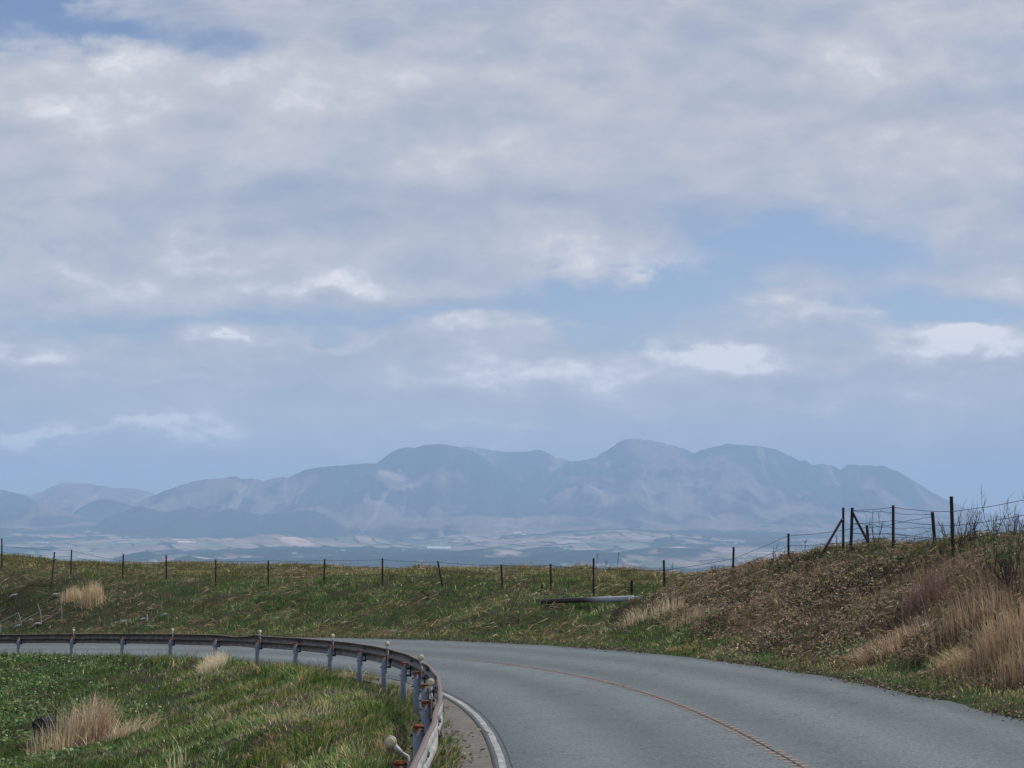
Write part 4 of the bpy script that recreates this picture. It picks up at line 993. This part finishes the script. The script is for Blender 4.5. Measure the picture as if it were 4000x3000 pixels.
for px, py, h, lb in ((492, 2420, .28, 'short white peg near the road, left of its twin'), (574, 2420, .30, 'short white peg near the road, right of its twin')):
    Z = gnd(px, py + 22); g = gp(px, Z - .1, -.05); m = MB(); m.tube([(0, 0, 0), (0, 0, h), (0.02, 0, h + .02)], [.028, .028, .012], 6)
    o = m.build('peg', M_bag); o.location = g; tag(o, lb, 'peg', 'white pegs near the road')

# the dark rock behind the reeds
def rock(px, Z, sx, sy, sz, label, seed=1):
    import bmesh
    bm = bmesh.new(); bmesh.ops.create_icosphere(bm, subdivisions=4, radius=1)
    for v in bm.verts:
        p = v.co.copy(); q = np.array
        n = float(fbm(q([p.x * 1.6 + 9 + seed]), q([p.y * 1.6 + p.z * 1.3]), 4, seed)[0]) - .5
        f = Vector((max(-.78, min(.78, p.x)), max(-.78, min(.78, p.y)), max(-.85, min(.8, p.z))))
        v.co = Vector((f.x * sx, f.y * sy, f.z * sz)) * (1 + n * 1.3)
    me = bpy.data.meshes.new('rock'); bm.to_mesh(me); bm.free(); me.materials.append(M_rock)
    o = bpy.data.objects.new('rock', me); C.objects.link(o); o.location = gp(px, Z, sz * .55); tag(o, label, 'rock'); return o
rock(168, 46.6, 0.25, 0.3, 0.42, 'dark upright rock half hidden behind the big pale reed clump', 3)

# ------------------------------------------------------------------ reeds, shrubs and single stems: each clump a thing
def reed(px, Z, rx, ry, h, n, label, cols, lean=(0.05, 0.5), ang=(0, 6.28), w=(0.008, 0.016), nseg=5, name='reed_clump', cat='reeds', group=None, hv=0.45):
    if Z < 0: Z = on_ground(px, -Z, 24, 75)
    g = gp(px, Z); r_ = np.sqrt(rng.random(n)); a_ = rng.uniform(0, 6.283, n)
    X = g.x + r_ * np.cos(a_) * rx; Y = g.y + r_ * np.sin(a_) * ry
    c = np.array(cols)[rng.integers(0, len(cols), n)]
    hh = h * (1 - hv * rng.random(n) ** 1.3) * (1 - 0.3 * r_ ** 2)
    t = blades(np.stack([X, Y, ground(X, Y) - .04], -1), hh, rng.uniform(*w, n), rng.uniform(*ang, n), rng.uniform(*lean, n), jit(c, .18), nseg)
    cv = Cov(); cv.add(t)
    if name == 'reed_clump':      # bent and broken blades, and the litter they stand in
        m_ = n // 2; r2 = np.sqrt(rng.random(m_)) * 1.5; a2 = rng.uniform(0, 6.283, m_); X = g.x + r2 * np.cos(a2) * rx; Y = g.y + r2 * np.sin(a2) * ry
        cv.add(blades(np.stack([X, Y, ground(X, Y) - .03], -1), h * rng.uniform(.12, .5, m_), rng.uniform(*w, m_), rng.uniform(0, 6.28, m_), rng.uniform(.6, 1.9, m_), jit(np.array(cols)[rng.integers(0, len(cols), m_)] * .8, .25), 4))
        m_ = max(6, n // 14); r2 = np.sqrt(rng.random(m_)) * .9; a2 = rng.uniform(0, 6.283, m_); X = g.x + r2 * np.cos(a2) * rx; Y = g.y + r2 * np.sin(a2) * ry
        cv.add(blades(np.stack([X, Y, ground(X, Y) - .03], -1), h * rng.uniform(.8, 1.18, m_), rng.uniform(*w, m_) * .8, rng.uniform(0, 6.28, m_), rng.uniform(.2, 1.1, m_), jit(np.array(cols)[rng.integers(0, len(cols), m_)], .2), 6))
    o = cv.build(name, None, tuple(g)); tag(o, label, cat, group); return o
PALE = (0.56, 0.47, 0.33); STRAW = (0.44, 0.34, 0.21); PINKB = (0.34, 0.245, 0.18); GOLD = (0.38, 0.285, 0.165); MAUVE = (0.20, 0.14, 0.12)
RG = 'dry reed clumps'
reed(335, 45.5, 0.66, 0.7, 1.55, 620, 'largest pale reed clump, tall and arching, inside the bend at the lower left', [PALE, STRAW, PINKB, (0.30, .22, .16)], (0.02, 0.55), (-1.6, 2.2), (0.012, 0.026), 6, group=RG, hv=0.6)
reed(190, 44.5, 0.5, 0.5, 1.05, 200, 'thin straggling reeds in front of the dark rock', [PALE, STRAW, (0.2, .2, .09)], (0.05, 0.45), (0, 6.28), (.009, .015), 6, group=RG)
reed(520, 44.8, 0.55, 0.5, 0.75, 220, 'low reeds leaning over to the right of the largest clump', [PALE, STRAW], (0.3, 1.0), (-0.6, 1.2), (.009, .016), 6, group=RG)
reed(835, 56.5, 0.42, 0.5, 0.72, 620, 'pale feathery reed tuft just below a guardrail post', [PALE, (0.6, .52, .38)], (0.1, 1.0), (0, 6.28), (.008, .014), 5, group=RG)
reed(885, 55.0, 0.7, 0.6, 0.28, 420, 'low spread of bleached straw right of the feathery tuft', [PALE, PINKB], (0.5, 1.5), (-.7, 1.2), (.01, .016), 4, name='straw_tuft', cat='straw')
reed(280, 90.5, 0.5, 0.5, 0.85, 330, 'dense golden reed clump on the far bank between the lattice and the green grass', [GOLD, STRAW, PALE], (0.02, 0.3), (0, 6.28), (.014, .022), 4, group=RG)
reed(360, 89.3, 0.5, 0.5, 1.25, 480, 'taller golden reed clump on the far bank, touching its twin on the right', [GOLD, STRAW, PALE], (0.02, 0.3), (0, 6.28), (.014, .022), 4, group=RG)
reed(2610, -2400, 0.5, 0.5, 0.8, 110, 'thin pale reeds where the far bank meets the right-hand bank', [PALE, STRAW], (0.02, 0.35), (0, 6.28), (.011, .017), 4, group=RG)
reed(2690, -2440, 0.6, 0.6, 0.65, 120, 'dusty reeds at the left foot of the right-hand bank', [PINKB, STRAW], (0.1, 0.5), (0, 6.28), (.011, .017), 4, group=RG)
reed(2480, -2430, 0.4, 0.5, 0.6, 120, 'sparse reeds below the right end of the fallen pole', [PALE, PINKB], (0.1, 0.5), (2.5, 4.0), (.011, .017), 4, group=RG)
reed(3610, -2400, 0.46, 0.4, 1.0, 520, 'fuzzy mauve brown bush of fine dry stems on the upper right-hand bank', [MAUVE, (0.23, .13, .11), BRN], (0.02, 0.35), (0, 6.28), (.006, .011), 5, 'bush', 'bush')
reed(3420, -2590, 0.5, 0.45, 0.55, 330, 'low golden brown reed clump near the road verge, left of its neighbours', [GOLD, STRAW, PINKB], (0.1, 0.9), (2.2, 4.0), (.008, .014), 5, group=RG)
reed(3550, -2520, 0.5, 0.4, 0.6, 260, 'middle golden brown reed clump halfway up from the road verge', [STRAW, PINKB, BRN * 1.5], (0.1, 0.8), (2.0, 4.2), (.008, .014), 5, group=RG)
reed(3730, -2625, 0.32, 0.4, 0.62, 260, 'low straw clump leaning left below the mauve bush', [GOLD, STRAW], (0.3, 1.0), (2.2, 3.6), (.007, .013), 5, group=RG)
reed(3930, -2560, 0.5, 0.5, 1.0, 420, 'tall golden reeds at the right edge of the photo', [GOLD, STRAW, PINKB], (0.02, 0.35), (1.5, 4.4), (.008, .014), 5, group=RG)
reed(3800, -2470, 0.7, 0.6, 0.9, 420, 'tall golden reeds between the mauve bush and the dark shrub', [GOLD, PINKB, BRN * 1.5], (0.02, 0.3), (1.5, 4.4), (.008, .013), 5, group=RG)
reed(4030, -2640, 0.5, 0.5, 0.85, 300, 'dull brown reeds cut by the right edge of the photo', [PINKB, BRN * 1.5, GOLD], (0.02, 0.5), (1.5, 4.4), (.008, .013), 5, group=RG)
reed(1745, 18.7, 0.14, 0.5, 0.30, 700, 'dark green grass tuft beside the guardrail on the concrete edge at the bottom', [GREEN * .8, DEEP * 1.2], (0.2, 0.9), (0, 6.28), (.005, .009), 4, 'grass_tuft', 'grass tuft')
reed(1742, 27.0, 0.10, 0.7, 0.30, 380, 'dark green grass tuft growing over the concrete edge beyond the guardrail bend', [GREEN * .8, DEEP * 1.2], (0.2, 0.9), (0, 6.28), (.006, .011), 4, 'grass_tuft', 'grass tuft')
reed(690, 32.5, 0.15, 0.2, 0.7, 14, 'few single pale stalks standing at the bottom edge of the slope', [PALE, (.4, .4, .2)], (0.02, 0.3), (1.5, 4.4), (.009, .013), 5, group=RG)

def shrub(px, Z, h, spread, nstem, label, group=None, lean=0.0, green=0, name='bare_shrub', twig=1.0, r=0.011):
    g = gp(px, Z, -0.05); o = empty(name, g); tag(o, label, 'shrub', group); m = MB(); ends = []
    def branch(p, d, L, rad, depth):
        pts = [p]; q = p; dd = d.copy()
        for k in range(4):
            dd = (dd + Vector((random.gauss(0, .13), random.gauss(0, .13), 0.07))).normalized(); q = q + dd * L / 4; pts.append(q)
        m.tube(pts, [rad * (1 - .16 * i) for i in range(5)], 4, caps=False); ends.append((q, dd))
        if depth > 0:
            for k in range(random.randint(2, 3)):
                i = random.randint(1, 4); d2 = (dd + Vector((random.gauss(0, .42), random.gauss(0, .42), .25))).normalized()
                branch(pts[i], d2, L * random.uniform(.45, .7), rad * .6, depth - 1)
    for k in range(nstem):
        a = random.uniform(0, 6.28); rr = random.uniform(0, spread)
        d = Vector((math.cos(a) * rr / h * 1.1 + lean, math.sin(a) * rr / h * .8, 1)).normalized()
        branch(Vector((math.cos(a) * rr * .3, math.sin(a) * rr * .3, 0)), d, h * random.uniform(.45, .65), r * random.uniform(.8, 1.2), 2)
    m.build('stems', M_twig, o)
    if green:
        E = []; 
        for q, d in ends:
            if random.random() < green:
                for k in range(9): E.append(q + Vector((random.gauss(0, .07), random.gauss(0, .07), random.gauss(-.05, .09))))
        E = np.array([tuple(e) for e in E]); n = len(E); cv = Cov()
        cv.add(leaves(E, rng.uniform(.04, .08, n), rng.uniform(.02, .04, n), rng.uniform(0, 6.28, n), rng.normal(0, .6, n), jit(np.tile(np.array((.05, .10, .03)), (n, 1)))))
        lf = cv.build('leaves', o)
    return o
BG = 'bare shrubs on the skyline of the bank'
shrub(3775, 47.5, 0.98, 0.55, 15, 'broad fan-shaped bare shrub on the skyline just right of the tallest fence post', BG, 0.05)
shrub(3880, 47.5, 1.05, 0.20, 4, 'tall narrow bare shrub on the skyline, second right of the tallest post', BG, 0.03)
shrub(3955, 46.5, 1.05, 0.25, 7, 'bushy bare shrub on the skyline near the right edge', BG, 0.03)
shrub(4020, 45.8, 1.15, 0.35, 7, 'bare shrub on the skyline cut by the right edge of the photo', BG)
shrub(3700, 49.0, 0.6, 0.14, 4, 'small bare shrub on the skyline just left of the tallest fence post', BG)
shrub(3418, 54.0, 0.95, 0.12, 3, 'wispy windswept bare sapling on the skyline between brace and middle fence post', BG, 0.15, name='sapling')
shrub(3030, 59.5, 0.75, 0.18, 3, 'small bare twigs on the skyline left of the fence corner', BG)
shrub(3056, 59, 0.75, 0.08, 2, 'single forked bare twig touching the fence post where the wires start to climb', BG)
shrub(2960, 61, 0.6, 0.15, 3, 'small bare twigs on the skyline where the bank starts to rise', BG)
shrub(2790, 64, 0.55, 0.2, 4, 'faint low twigs on the skyline between two fence posts at the foot of the bank', BG)
shrub(3540, 53, 0.42, 0.25, 5, 'low scatter of bare twigs on the crest under the wire gate', BG)
shrub(3965, 36.5, 1.55, 0.45, 10, 'dark many-stemmed shrub with a few green leaves leaning left at the right edge', None, -0.28, 0.35, 'leafy_shrub', r=0.016)
def stalk(px, py, Z, label, lean=0.0, heads=True):
    g = gp(px, Z, -.05); T0 = P(px + lean, py, Z); m = MB(); h = max(T0.z - g.z, .5); top = Vector((T0.x - g.x, 0, h))
    m.tube([(0, 0, 0), top * .5 + Vector((-.01, 0, 0)), top], [.010, .008, .006], 4)
    for k in range(7 if heads else 0):
        q = top * random.uniform(.6, .97); d = Vector((random.uniform(-.07, .07), 0, random.uniform(.04, .1))); m.tube([q, q + d], [.006, .004], 3)
    o = m.build('weed_stalk', M_twig, None, False); o.location = g; tag(o, label, 'weed stalk', 'tall weed stalks on the skyline')
stalk(2410, 2160, 83, 'tallest dark weed stalk on the skyline right of centre', 6)
stalk(2367, 2188, 83, 'thin weed stalk left of the tallest one on the skyline', 1)
stalk(2330, 2165, 84, 'feathery weed stalk leaning right, next to a fence post on the skyline', 4)
stalk(2290, 2200, 84, 'short weed stalk left of the fence post on the skyline', 3)
stalk(2625, 2200, 78, 'grey weed stalk right of a fence post above the dry reeds', 2)
stalk(2825, 2205, 68, 'thin weed stalk left of the fence post where the bank begins', 1)
stalk(3269, 2090, 55, 'short weed stalk in the gap left of the braced fence post', 0)
stalk(3145, 2150, 58, 'thin weed stalk between the fence corner and the slanting brace', 1)
# long arching dead stems on the right-hand bank
def long_stem(px0, py0, px1, py1, Z, label, r=0.010):
    g = gp(px0, Z); a = P(px0, py0, Z); a = Vector((a.x, a.y, max(g.z - .03, a.z - .3))); b = P(px1, py1, Z + .3); m = MB()
    mid = a.lerp(b, .5) + Vector((.03, 0, .05)); m.tube([a, a.lerp(b, .25), mid, a.lerp(b, .78) + Vector((.01, 0, .02)), b], [r, r * .9, r * .8, r * .6, r * .35], 5)
    o = m.build('dead_stem', M_paleframe, None, False, tuple(a)); tag(o, label, 'dead stem')
long_stem(3640, 2520, 3550, 2240, 38.5, 'longest pale dead stem crossing in front of the mauve bush')
long_stem(3790, 2600, 3580, 2490, 35.5, 'pale dead stem lying aslant below the mauve bush')
long_stem(3770, 2340, 3800, 2170, 40, 'thin pale stem rising right of the mauve bush')

# ------------------------------------------------------------------ far buildings in the valley
def vz(X, Y):
    a = np.array([2000 + FPX * X / Y]); return float(valley_z(a, np.array([X]), np.array([Y]))[0])
def building(px, Y, w, dpt, h, label, roof=0.25, grp='far white buildings in the valley'):
    X = (px - 2000) / FPX * Y; z = max(vz(X, Y), vz(X + w / 2, Y), vz(X - w / 2, Y)) - 1; e = empty('building', (X, Y, z)); tag(e, label, 'building', grp)
    m = MB(); m.box((0, 0, h / 2), (w, dpt, h)); m.build('wall', M_bwall, e)
    m = MB(); hw, hd, rh = w / 2 + .8, dpt / 2 + .8, dpt * roof
    m.add([(-hw, -hd, h), (hw, -hd, h), (hw, hd, h), (-hw, hd, h), (-hw, 0, h + rh), (hw, 0, h + rh)], [(0, 1, 5, 4), (2, 3, 4, 5), (0, 4, 3), (1, 2, 5), (3, 2, 1, 0)]); m.build('roof', M_broof, e)
BL = [(2020, 16700, 60, 40, 22, 'white building on the pale earth shelf below the dark wood, left of its long neighbour'), (2052, 16650, 90, 30, 10, 'long low white building on the pale earth shelf'),
      (1695, 14300, 90, 60, 10, 'pale green-white greenhouse, left one of the bright cluster in the middle of the valley'), (1728, 14250, 120, 60, 10, 'pale green-white greenhouse, right one of the bright cluster in the middle of the valley'),
      (1150, 11900, 22, 14, 7, 'tiny white house on the valley floor left of centre'), (1339, 12700, 18, 14, 10, 'tiny white house among green fields near the valley centre'), (1577, 13300, 20, 14, 8, 'tiny white house left of the greenhouse cluster'),
      (300, 13000, 80, 20, 8, 'thin bright white shed roof on the valley floor at the left'), (360, 13700, 30, 20, 8, 'small white shed beyond the long shed at the left'), (175, 15300, 50, 20, 9, 'small white building at the foot of the dark left hills'),
      (3150, 13300, 60, 30, 10, 'white building seen under the wires at the right, left of its neighbour'), (3185, 13250, 70, 30, 10, 'white building seen under the wires beside the slanting brace'), ]
for b in BL: building(*b)
